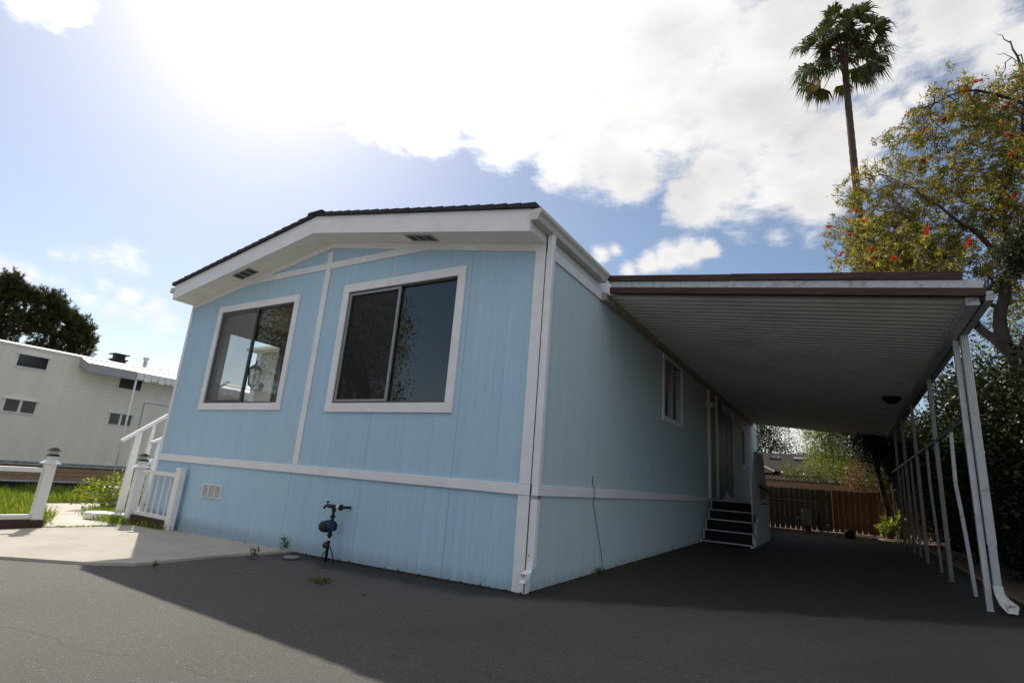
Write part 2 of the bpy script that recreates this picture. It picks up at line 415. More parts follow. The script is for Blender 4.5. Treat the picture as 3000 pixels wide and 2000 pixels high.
def screen_mat(name, cov, col):
    m = bpy.data.materials.new(name); m.use_nodes = True
    k = NT(m.node_tree); b = k.n['Principled BSDF']; out = k.n['Material Output']
    oc = k.node('ShaderNodeTexCoord').outputs['Object']
    w = k.noise(k.mapping(oc, (1, 1, .5)), 3., 4, .5)
    k.link(k.mix(k.rng(w, .3, .7), tuple(q * .8 for q in col), tuple(q * 1.2 for q in col)), b.inputs['Base Color']); b.inputs['Roughness'].default_value = .6
    tr = k.node('ShaderNodeBsdfTransparent')
    mx = k.node('ShaderNodeMixShader'); mx.inputs[0].default_value = cov
    k.link(tr.outputs[0], mx.inputs[1]); k.link(b.outputs[0], mx.inputs[2]); k.link(mx.outputs[0], out.inputs[0])
    return m


BLUE = (.405, .585, .755)
m_siding = siding_mat('blue_siding', BLUE, .105)
m_siding_side = siding_mat('blue_side_siding', (.50, .62, .70), .052, .11, .09, .35, 3.)
m_trim = M('white_trim_paint', (.79, .79, .82), .55, .05, 5, .25, 60, col2=(.73, .725, .74), mixs=3.)
m_white = M('white_paint', (.78, .77, .76), .5, .05, 6, .12, 50)
m_shade_white = M('soffit_paint', (.86, .84, .77), .6, .06, 3)
m_shingle = M('dark_shingles', (.035, .036, .042), .9, .35, 30, .6, 120)
m_alu = M('window_aluminium', (.33, .34, .34), .42, .1, 12, metal=.6)
m_alu_dark = M('dark_window_frame', (.075, .08, .08), .5, .2, 12)
m_glass = glass_mat('window_glass')
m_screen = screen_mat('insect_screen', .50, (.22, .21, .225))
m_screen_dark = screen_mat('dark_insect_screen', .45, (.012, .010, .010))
m_room = M('interior_paint', (.40, .37, .32), .8, .06, 2)
m_carpetin = M('interior_floor', (.16, .13, .10), .9, .2, 20)
m_vent_dark = M('vent_mesh_dark', (.06, .06, .058), .7, .2, 60)
m_vent = M('vent_metal', (.42, .42, .43), .5, .1, 30, metal=.3)
m_gutter = M('gutter_metal', (.60, .58, .53), .45, .08, 6, .1, 30, metal=.15)
m_brown = M('brown_stained_wood', (.055, .026, .020), .75, .4, 3, .4, 40, stretch=(.6, 12, 12), col2=(.10, .055, .035), mixs=4.)
m_galv = M('weathered_white_metal', (.46, .49, .53), .5, .1, 20, col2=(.25, .26, .28), mixs=11.)
m_panel = M('carport_panel_enamel', (.66, .65, .61), .5, .06, 3, col2=(.54, .52, .46), mixs=1.5)
m_ledger = M('ledger_beige', (.36, .32, .25), .65, .1, 5)
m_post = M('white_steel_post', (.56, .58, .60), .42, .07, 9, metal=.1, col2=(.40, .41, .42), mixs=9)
m_post_shaded = M('shaded_steel_post', (.24, .25, .255), .5, .12, 9, metal=.1, col2=(.16, .16, .16), mixs=9)  # same post steel darkened, shade of the farther posts put in its colour
m_carpet = M('green_outdoor_carpet', (.010, .016, .014), .95, .4, 160, .7, 300)
m_nosing = M('step_edge_metal', (.55, .57, .58), .45, .08, 15)
m_door = M('dark_door_paint', (.10, .125, .14), .5, .08, 5)
m_lattice = M('grey_lattice', (.40, .41, .42), .7, .1, 10)
m_black = M('black_plastic', (.012, .012, .013), .4, .2, 20)
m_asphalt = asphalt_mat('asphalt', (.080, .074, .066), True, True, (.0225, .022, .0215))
m_patch = asphalt_mat('old_asphalt_patch', (.078, .072, .064), False, False)
m_concrete = M('concrete', (.455, .415, .355), .85, .13, 2.6, .45, 90, col2=(.35, .315, .265), mixs=1.3)
m_walk = M('pale_concrete', (.55, .50, .44), .85, .09, 3, .35, 90, col2=(.44, .40, .34), mixs=2)
m_soil = M('soil', (.13, .09, .06), .95, .35, 9, .8, 40, col2=(.22, .16, .11), mixs=16)
m_darksoil = M('dark_soil', (.03, .023, .018), .95, .4, 12, .8, 40)
m_grass = leaf_mat('grass', [(0, (.07, .13, .018)), (.5, (.15, .25, .035)), (.85, (.24, .31, .06)), (1, (.42, .36, .18))], .45)
m_trailer = M('cream_trailer_siding', (.52, .50, .45), .5, .04, 1.2, col2=(.46, .44, .40), mixs=.8)
m_tan = M('tan_board', (.36, .24, .14), .8, .2, 8)
m_bark = M('bark', (.045, .034, .029), .95, .4, 9, 1., 30, stretch=(1, 1, .35))
m_twig = M('twigs', (.13, .10, .085), .9, .25, 20)
m_palmbark = M('palm_bark', (.085, .058, .042), .95, .35, 5, 1., 26, stretch=(1, 1, 6))
m_palm = leaf_mat('palm_leaf', [(0, (.018, .034, .012)), (.6, (.035, .060, .018)), (.92, (.07, .09, .03)), (1, (.16, .12, .06))], .25, .3)
m_palmdead = leaf_mat('palm_dead_leaf', [(0, (.07, .05, .03)), (1, (.13, .095, .06))], .3)
m_bottle = leaf_mat('bottlebrush_leaf', [(0, (.05, .07, .017)), (.4, (.12, .14, .034)), (.7, (.24, .22, .045)), (.93, (.52, .42, .06)), (1, (.42, .15, .07))], .5)
m_red = leaf_mat('red_brush_flower', [(0, (.50, .010, .010)), (1, (.72, .035, .028))], .35)
m_pine = leaf_mat('pine_needles', [(0, (.018, .025, .009)), (.6, (.050, .058, .020)), (1, (.11, .105, .045))], .3)
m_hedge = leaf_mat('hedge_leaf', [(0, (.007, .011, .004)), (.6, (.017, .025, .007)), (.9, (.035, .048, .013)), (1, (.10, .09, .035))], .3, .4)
m_bamboo = leaf_mat('light_green_leaf', [(0, (.08, .125, .022)), (.6, (.17, .235, .045)), (1, (.34, .36, .09))], .5, .3)
m_broad = leaf_mat('mid_green_leaf', [(0, (.025, .045, .012)), (.6, (.05, .08, .02)), (1, (.10, .12, .04))], .35)
m_gloss = leaf_mat('glossy_leaf', [(0, (.06, .085, .016)), (.7, (.12, .17, .035)), (1, (.28, .28, .10))], .38, .22)
m_conifer = leaf_mat('conifer_sprays', [(0, (.012, .02, .008)), (1, (.045, .055, .02))], .15)
m_pinkleaf = leaf_mat('pinkish_brown_leaf', [(0, (.09, .055, .035)), (.8, (.18, .11, .075)), (1, (.34, .18, .16))], .35)
m_pinkfl = leaf_mat('pink_flower', [(0, (.5, .22, .33)), (1, (.7, .45, .55))], .3)
m_redfl = leaf_mat('red_flower', [(0, (.5, .05, .03)), (1, (.6, .16, .08))], .3)
m_fence_grey = M('weathered_fence_board', (.20, .145, .10), .85, .3, 5, .5, 40, stretch=(9, 9, .5), col2=(.13, .10, .075), mixs=2)
m_fence_red = M('red_cedar_board', (.33, .145, .065), .8, .25, 5, .5, 40, stretch=(9, 9, .5), col2=(.22, .09, .042), mixs=2)
m_fence_tan = M('tan_fence_board', (.23, .145, .085), .85, .2, 5, .4, 40)
m_roof = M('brown_roof_shingles', (.050, .042, .037), 1., .25, 24, .5, 60, spec=.04)
m_meter = M('dark_iron_pipe', (.028, .027, .028), .55, .3, 30, metal=.4)
m_blue = M('blue_meter_paint', (.014, .034, .085), .5, .2, 20)
m_rust = M('rusty_brass', (.09, .045, .03), .7, .3, 40)
m_lantern = M('dark_bronze_metal', (.016, .014, .013), .35, .2, 20, spec=.25)
m_frost = M('frosted_lantern_glass', (.50, .50, .46), .3, .05, 10)
m_stone = M('pale_stone', (.40, .35, .30), .9, .2, 12, .5, 40)
m_tape = M('white_tape', (.7, .7, .7), .6, .05, 20)
m_drybrown = leaf_mat('dry_litter', [(0, (.06, .035, .02)), (.7, (.13, .075, .04)), (1, (.22, .12, .06))], .2)
m_lid = M('pale_plastic_lid', (.19, .205, .20), .8, .12, 14)

# ------------------------------------------------------------------ ground
def ragged(poly, amp, step=.10):
    out = []
    for (x0, y0), (x1, y1) in zip(poly, poly[1:] + poly[:1]):
        L = math.hypot(x1 - x0, y1 - y0); n = max(1, min(120, int(L / step)))
        for i in range(n):
            t = i / n; a = amp * random.gauss(0, 1) + amp * 1.6 * math.sin(x0 * 3 + t * L * 3.1)
            out.append((x0 + (x1 - x0) * t - (y1 - y0) / L * a, y0 + (y1 - y0) * t + (x1 - x0) / L * a))
    return out


def flat(name, poly, lift, m, thick=0., n=1, rag=0., **kw):
    if rag: poly = ragged(poly, rag)
    k = MB(); P = [(x, y, gz(x, y) + lift) for x, y in poly]
    c = len(P)
    if thick:
        Q = [(x, y, z - thick) for x, y, z in P]
        k.add(P + Q, [tuple(range(c))] + [(i, i + c, (i + 1) % c + c, (i + 1) % c) for i in range(c)])
    else: k.add(P, [tuple(range(c))])
    return k.build(name, m, **kw)


def build_ground():
    xs = [-1500, -400, -120, -60, -30, -20, -10, 0, 10, 20, 28, 60, 150, 400, 1500]
    ys = [-1500, -400, -120, -50, -18, -8, 0, 10, 20, 34, 60, 120, 400, 1500]
    v = [(x, y, gz(x, y)) for y in ys for x in xs]; nx = len(xs)
    f = [(j * nx + i, j * nx + i + 1, (j + 1) * nx + i + 1, (j + 1) * nx + i) for j in range(len(ys) - 1) for i in range(nx - 1)]
    MB().add(v, f).build('ground', m_soil, kind='structure')
    flat('road', [(-29, -17), (27, -17), (27, 1.95), (4.0, 2.15), (3.98, 11.85), (3.16, 12.2), (.55, 13.82), (-6.6, 13.9), (-6.6, -.05), (-6.75, -4.5), (-29, -6)], .004, m_asphalt, kind='structure')
    flat('concrete_apron', [(-6.72, -1.24), (-6.74, -3.95), (-4.34, -2.37), (-3.52, -1.92), (-3.28, -1.68), (-3.33, -.8), (-3.2, .02), (-6.7, .05), (-6.66, -.2), (-6.57, -.4)], .03, m_concrete, .05, kind='structure')
    flat('walkway', [(-6.73, -1.23), (-6.60, -.42), (-6.78, .0), (-6.78, 3.2), (-8.9, 3.0), (-11.2, 1.35), (-11.3, .25), (-9.1, -.58), (-7.4, -.95)], .028, m_walk, .05, kind='structure')
    flat('lawn_soil', [(-6.84, -1.3), (-7.4, -1.0), (-9.1, -.62), (-11.35, .2), (-11.3, 1.4), (-9.0, 3.05), (-8, 12), (-15.8, 12), (-15.8, -7), (-6.84, -4.2)], .012, m_darksoil, .03, kind='structure')


build_ground()

# ------------------------------------------------------------------ mobile home
HX, HL = -6.7, 15.8            # left wall, length
RX = -3.40                     # ridge
def soff(x): return 3.986 - .175 * abs(x - RX)
W1 = (-5.77, -4.0, 1.74, 3.18)
W2 = (-2.90, -1.12, 1.73, 3.19)


def wall_pieces(k, x0, x1, z0, z1, holes, put):
    """rectangle with rectangular holes, as non-overlapping boxes"""
    xs = sorted({x0, x1, *[h[0] for h in holes], *[h[1] for h in holes]})
    zs = sorted({z0, z1, *[h[2] for h in holes], *[h[3] for h in holes]})
    for a, b in zip(xs, xs[1:]):
        start = None
        for c, d in list(zip(zs, zs[1:])) + [(None, None)]:
            hole = c is None or any(h[0] <= a and b <= h[1] and h[2] <= c and d <= h[3] for h in holes)
            if not hole and start is None: start = c
            if hole and start is not None:
                put(k, a, b, start, end); start = None
            if not hole: end = d


def build_home():
    H = thing('mobile_home', 'light blue mobile home with white trim, two big front windows and a low gable roof', 'mobile home', (-3.35, 7.9, 0))
    # front wall
    k = MB()
    put = lambda q, a, b, c, d: q.box(a, b, 0, .1, c, d)
    wall_pieces(k, HX, 0, .85, 3.35, [W1, W2], put)
    k.prism([(HX, 3.35), (0, 3.35), (0, soff(0)), (RX, soff(RX)), (HX, soff(HX))], 'y', 0, .1)
    k.build('wall', m_siding, H)
    # carport side wall
    k = MB(); SW = (4.40, 5.53, 2.21, 3.20); S2 = (12.42, 13.0, 1.9, 2.93); DR = (9.35, 11.0, .95, 3.02)
    wall_pieces(k, .1, HL, .85, 3.39, [SW, S2, DR], lambda q, a, b, c, d: q.box(-.1, 0, a, b, c, d))
    k.build('wall', m_siding_side, H)
    k = MB(); LW = (.66, 1.74, 1.15, 3.12)
    wall_pieces(k, .1, HL, .85, 3.39, [LW], lambda q, a, b, c, d: q.box(HX, HX + .1, a, b, c, d))
    k.build('wall', m_siding_side, H)
    MB().box(HX + .1, -.1, HL - .1, HL, .85, 3.39).prism([(HX + .1, 3.39), (-.1, 3.39), (RX, soff(RX))], 'y', HL - .1, HL).build('wall', m_siding, H)
    # skirting follows the sloping ground
    def skirt(p, q, t):
        (x0, y0), (x1, y1) = p, q
        return [(x0, y0, gz(x0, y0) + .015), (x1, y1, gz(x1, y1) + .015), (x1 + t[0], y1 + t[1], gz(x1, y1) + .015), (x0 + t[0], y0 + t[1], gz(x0, y0) + .015),
                (x0, y0, .85), (x1, y1, .85), (x1 + t[0], y1 + t[1], .85), (x0 + t[0], y0 + t[1], .85)]
    sk = MB().hexa(skirt((HX, .004), (0, .004), (0, .09))).build('skirting', m_siding, H)
    MB().hexa(skirt((-.094, .095), (-.094, HL), (.09, 0))).build('skirting', m_siding_side, H)
    MB().hexa(skirt((HX + .004, .095), (HX + .004, HL), (.09, 0))).build('skirting', m_siding_side, H)
    # vent low in the skirting
    v = MB()
    v.box(-5.30, -4.845, -.010, .002, .41, .595)
    for x in (-5.30, -5.155, -5.005, -4.86): v.box(x, x + .016, -.018, -.010, .41, .595)
    v.box(-5.283, -4.861, -.018, -.010, .41, .424).box(-5.283, -4.861, -.018, -.010, .581, .595)
    vo = v.build('skirt_vent', m_white, H)
    lv = MB()
    for x in (-5.283, -5.138, -4.988):
        for j in range(9): lv.beam((x, -.014, .432 + j * .0172), (x + .126, -.014, .432 + j * .0172), .005, .010)
    lv.build('louvers', m_vent, vo)
    # trim boards
    bt = .022
    k = MB().box(HX, -.0, -bt, 0, .855, .954); k.build('belt_trim', m_trim, H, .004)
    MB().box(0, .02, .08, 7.84, .855, .954).build('belt_trim', m_trim, H, .004)
    MB().box(-.125, .0, -.018, 0, .956, 3.345).box(0, .018, -.018, .075, .956, 3.3).build('corner_trim', m_trim, H, .004)
    MB().box(-.128, -.002, -.016, .004, .012, .853).box(-.002, .016, -.016, .07, .012, .853).build('corner_trim', m_trim, H, .004)
    MB().box(HX - .01, HX + .055, -.018, 0, .956, 3.34).box(HX - .012, HX + .045, -.016, .004, -.1, .853).build('corner_trim', m_trim, H, .004)
    MB().box(-3.45, -3.35, -.018, 0, .956, 3.84).build('center_batten', m_trim, H, .004)
    MB().box(-5.20, -3.452, -.017, 0, 3.585, 3.68).box(-3.348, -1.62, -.017, 0, 3.585, 3.68).build('gable_brace', m_trim, H, .004)
    d = .085
    MB().prism([(HX, soff(HX) - d), (RX, soff(RX) - d), (RX, soff(RX) - .002), (HX, soff(HX) - .002)], 'y', -.020, 0) \
        .prism([(RX, soff(RX) - d), (0, soff(0) - d), (0, soff(0) - .002), (RX, soff(RX) - .002)], 'y', -.020, 0).build('rake_trim', m_trim, H)
    MB().box(0, .02, .08, HL, 3.27, 3.385).build('frieze_board', m_trim, H)
    # soffit, fascia, roof
    OH = -.342
    k = MB()
    for a, b in ((HX - .02, RX), (RX, .0)):
        k.prism([(a, soff(a)), (b, soff(b)), (b, soff(b) + .012), (a, soff(a) + .012)], 'y', OH + .02, .0)
    k.build('soffit', m_shade_white, H)
    for a, n in ((-5.28, 0), (-1.80, 1)):
        sv = MB(); sd = MB()
        s = 1 if n == 0 else -1
        sv_z = lambda x: soff(x) - .008
        x0, x1 = a, a + .39
        def slab(q, u0, u1, y0, y1, lo, hi):
            q.hexa([(u0, y0, soff(u0) - hi), (u1, y0, soff(u1) - hi), (u1, y1, soff(u1) - hi), (u0, y1, soff(u0) - hi),
                    (u0, y0, soff(u0) - lo), (u1, y0, soff(u1) - lo), (u1, y1, soff(u1) - lo), (u0, y1, soff(u0) - lo)])
        slab(sd, x0 - .0, x1 + .0, -.255, -.105, .001, .005)
        for t in range(4):
            xx = x0 + t * (x1 - x0) / 3
            slab(sv, xx - .008, xx + .008, -.265, -.095, .001, .011)
        slab(sv, x0 - .008, x1 + .008, -.268, -.256, .001, .011); slab(sv, x0 - .008, x1 + .008, -.104, -.092, .001, .011)
        sv_o = sd.build('soffit_vent', m_vent_dark, H)
        sv.build('vent_frame', m_vent, sv_o)
    k = MB(); fh = .242; LE = -6.744; RE = -.017
    for a, b in ((LE, RX), (RX, RE)):
        k.prism([(a, soff(a) - .002), (b, soff(b) - .002), (b, soff(b) + fh), (a, soff(a) + fh)], 'y', OH, OH + .02)
    k.build('fascia', m_trim, H)
    MB().box(LE, LE + .03, OH + .02, HL, soff(LE) - .0, soff(LE) + fh - .01).build('fascia', m_trim, H)
    MB().box(RE - .02, RE + .012, OH + .02, HL, soff(RE) + .02, soff(RE) + fh - .01).build('fascia', m_trim, H)
    rf = MB(); th = .045
    # shingle courses, each stepping over the one below
    for sgn, e in ((-1, LE - .05), (1, RE + .06)):
        n = 20
        for i in range(n):
            t0, t1 = i / n, (i + 1) / n + .012
            xa, xb = e + (RX - e) * t0, e + (RX - e) * min(1, t1)
            za, zb = soff(xa) + fh + .004, soff(xb) + fh + .004
            rise = .008
            jit = .006 * math.sin(i * 2.3)
            rf.add([(xa, OH - .035 + jit * .5, za), (xb, OH - .03, zb), (xb, HL + .2, zb), (xa, HL + .2, za),
                    (xa, OH - .035 + jit * .5, za + th + rise), (xb, OH - .03, zb + th - .004), (xb, HL + .2, zb + th - .004), (xa, HL + .2, za + th + rise)],
                   [(0, 3, 2, 1), (4, 5, 6, 7), (0, 1, 5, 4), (1, 2, 6, 5), (2, 3, 7, 6), (3, 0, 4, 7)])
    rf.box(RX - .14, RX + .14, OH - .045, HL + .2, soff(RX) + fh + th - .02, soff(RX) + fh + th + .012)
    rf.build('roof', m_shingle, H)
    # gutter and downspout at the corner beside the carport
    g = MB()
    prof = [(.0, 3.485), (.085, 3.485), (.10, 3.53), (.125, 3.565), (.125, 3.60), (.118, 3.60), (.115, 3.568), (.09, 3.535), (.078, 3.493), (.008, 3.493), (.008, 3.60), (0, 3.60)]
    g.prism([(x, z) for x, z in prof], 'y', -.38, 1.46)
    g.prism([(.0, 3.485), (.085, 3.485), (.10, 3.53), (.125, 3.565), (.125, 3.60), (0, 3.60)], 'y', -.385, -.38)
    g.build('gutter', m_gutter, H)
    gl = MB().box(LE - .09, LE - .002, OH - .02, HL, 3.52, 3.60).build('gutter', m_gutter, H)
    ds = MB()
    ds.prism([(.020, -.022), (.072, -.022), (.082, -.012), (.082, .040), (.072, .05), (.020, .05)], 'z', .30, 3.484)
    # elbow turning out at the bottom
    E = [((.051, .014, .30), 0), ((.051, -.0, .235), 25), ((.046, -.045, .185), 55), ((.036, -.11, .155), 75)]
    prev = None
    for (c, a) in E:
        ca, sa = math.cos(R(a)), math.sin(R(a)); hx, hy = .031, .036
        ring = [(c[0] + sx * hx, c[1] + sy * hy * ca, c[2] + sy * hy * sa * (-1) * -1) for sx, sy in ((-1, -1), (1, -1), (1, 1), (-1, 1))]
        if prev: ds.add(prev + ring, [(i, (i + 1) % 4, 4 + (i + 1) % 4, 4 + i) for i in range(4)])
        prev = ring
    d_o = ds.build('downspout', m_trim, H)
    MB().box(.014, .088, -.028, .055, .835, .862).build('strap', m_alu, d_o)
    MB().tube([(.035, -.024, .34), (.035, -.027, .34)], .006, 8).build('screw', m_meter, d_o)
    MB().box(.002, .010, -.0195, -.012, .02, 3.4).build('corner_seam', m_black, H)
    # windows
    def window(x0, x1, z0, z1, mid, tr, screen, slide_front):
        t = MB().box(x0 - tr, x1 + tr, -.024, 0, z1, z1 + tr).box(x0 - tr, x1 + tr, -.024, 0, z0 - tr, z0) \
            .box(x0 - tr, x0, -.023, 0, z0, z1).box(x1, x1 + tr, -.023, 0, z0, z1).build('window', m_trim, H, .003)
        f = MB(); w = .022
        f.box(x0, x1, .0, .06, z1 - w, z1).box(x0, x1, .0, .06, z0, z0 + w).box(x0, x0 + w, .0, .06, z0 + w, z1 - w).box(x1 - w, x1, .0, .06, z0 + w, z1 - w)
        f.build('frame', m_alu_dark, t)
        s = MB(); a = .026
        s.box(x0 + w, mid + .02, -.004, .018, z0 + w, z0 + w + a).box(x0 + w, mid + .02, -.004, .018, z1 - w - a, z1 - w)
        s.box(x0 + w, x0 + w + a, -.004, .018, z0 + w + a, z1 - w - a).box(mid - .014, mid + .02, -.004, .018, z0 + w + a, z1 - w - a)
        s.build('sash', m_alu if slide_front else m_alu_dark, t)
        MB().box(mid - .03, mid + .004, .026, .048, z0 + w, z1 - w).build('sash', m_alu if slide_front else m_alu_dark, t)
        MB().add([(x0 + w, .035, z0 + w), (x1 - w, .035, z0 + w), (x1 - w, .035, z1 - w), (x0 + w, .035, z1 - w)], [(0, 1, 2, 3)]).build('pane', m_glass, t)
        MB().add([(x0 + w + a, .010, z0 + w + a), (mid - .014, .010, z0 + w + a), (mid - .014, .010, z1 - w - a), (x0 + w + a, .010, z1 - w - a)], [(0, 1, 2, 3)]).build('screen', screen, t)
        return t
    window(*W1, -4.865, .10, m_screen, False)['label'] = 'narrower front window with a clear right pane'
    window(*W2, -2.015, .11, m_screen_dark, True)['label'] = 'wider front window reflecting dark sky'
    # window on the carport side
    y0, y1, z0, z1 = SW
    t = MB().box(0, .02, y0 - .09, y1 + .09, z0 - .09, z0).box(0, .019, y0 - .09, y0, z0, 3.268).box(0, .019, y1, y1 + .09, z0, 3.268).box(0, .021, y0, y1, z1, 3.268).build('window', m_trim, H)
    MB().box(-.06, .0, y0, y1, z0, z0 + .02).box(-.06, 0, y0, y1, z1 - .02, z1).box(-.06, 0, y0, y0 + .02, z0 + .02, z1 - .02).box(-.06, 0, y1 - .02, y1, z0 + .02, z1 - .02).box(-.03, .006, 4.93, 4.97, z0 + .02, z1 - .02).build('frame', m_alu, t)
    MB().add([(-.035, y0, z0), (-.035, y1, z0), (-.035, y1, z1), (-.035, y0, z1)], [(0, 1, 2, 3)]).build('pane', m_glass, t)
    y0, y1, z0, z1 = S2
    t = MB().box(0, .02, y0 - .09, y1 + .09, z0 - .09, z0).box(0, .019, y0 - .09, y0, z0, z1 + .09).box(0, .019, y1, y1 + .09, z0, z1 + .09).box(0, .021, y0, y1, z1, z1 + .09).build('window', m_trim, H)
    MB().add([(-.035, y0, z0), (-.035, y1, z0), (-.035, y1, z1), (-.035, y0, z1)], [(0, 1, 2, 3)]).build('pane', m_glass, t)
    # side door with flanking boards
    y0, y1, z0, z1 = DR
    MB().box(0, .045, 7.845, 8.0, .92, 3.265).box(0, .045, 8.68, 8.86, .92, 3.265).build('entry_trim', m_white, H, .004)
    MB().box(0, .012, 8.0, 8.68, .92, 3.265).build('entry_panel', m_ledger, H)
    MB().box(0, .03, 8.862, 9.35, .92, 3.2).build('shutter', m_door, H)
    dk = MB().box(-.07, -.02, y0, y1, z0, z1)
    for a, b in ((1.1, 1.75), (1.95, 2.85)):
        dk.box(-.02, -.008, y0 + .15, y0 + .72, a, b).box(-.02, -.008, y0 + .9, y1 - .15, a, b)
    dr = dk.build('door', m_door, H)
    MB().lathe([(.0, 0), (.028, .0), (.03, .03), (.0, .045)], (-.02, y0 + .07, 1.9), 12, 'x').build('handle', m_alu, dr)
    MB().box(0, .03, y1, y1 + .12, .92, 3.2).build('entry_trim', m_trim, H)
    # side window of the front room, on the far left wall
    y0, y1, z0, z1 = LW
    t = MB().box(HX - .02, HX, y0 - .09, y1 + .09, z1, z1 + .09).box(HX - .02, HX, y0 - .09, y1 + .09, z0 - .09, z0).box(HX - .02, HX, y0 - .09, y0, z0, z1).box(HX - .02, HX, y1, y1 + .09, z0, z1).build('window', m_trim, H)
    MB().box(HX + .02, HX + .06, y0, y1, z0, z0 + .03).box(HX + .02, HX + .06, y0, y1, z1 - .03, z1).box(HX + .02, HX + .06, y0, y0 + .03, z0, z1).box(HX + .02, HX + .06, y1 - .03, y1, z0, z1).build('frame', m_alu_dark, t)
    MB().add([(HX + .04, y0, z0), (HX + .04, y1, z0), (HX + .04, y1, z1), (HX + .04, y0, z1)], [(0, 1, 2, 3)]).build('pane', m_glass, t)
    # rooms behind the glass
    MB().box(HX + .1, -.1, .1, HL - .1, .86, .90).build('interior_floor', m_carpetin, H)
    MB().box(HX + .1, -.1, .1, HL - .1, 3.34, 3.36).build('interior_ceiling', m_room, H)
    MB().box(HX + .1, -.1, 3.6, 3.7, .9, 3.34).box(-3.46, -3.40, .1, 3.6, .9, 3.34).box(-.14, -.11, .1, 3.6, .9, 2.0).build('interior_wall', m_room, H)
    # the entry bay that stands out from the left wall, seen through the front room
    MB().box(-8.66, HX, 2.6, 2.7, .85, 3.30).box(-8.66, -8.56, 2.7, 6.0, .85, 3.30).build('entry_bay', m_trailer, H)
    MB().box(-8.72, -8.55, 2.575, 2.6, .85, 3.3).build('bay_trim', m_trim, H)
    MB().box(-7.05, -6.95, 2.575, 2.6, .85, 3.3).build('bay_trim', m_trim, H)
    MB().box(-8.8, HX, 2.35, 6.0, 3.30, 3.36).build('bay_roof', m_shade_white, H)
    return H


HOME = build_home()


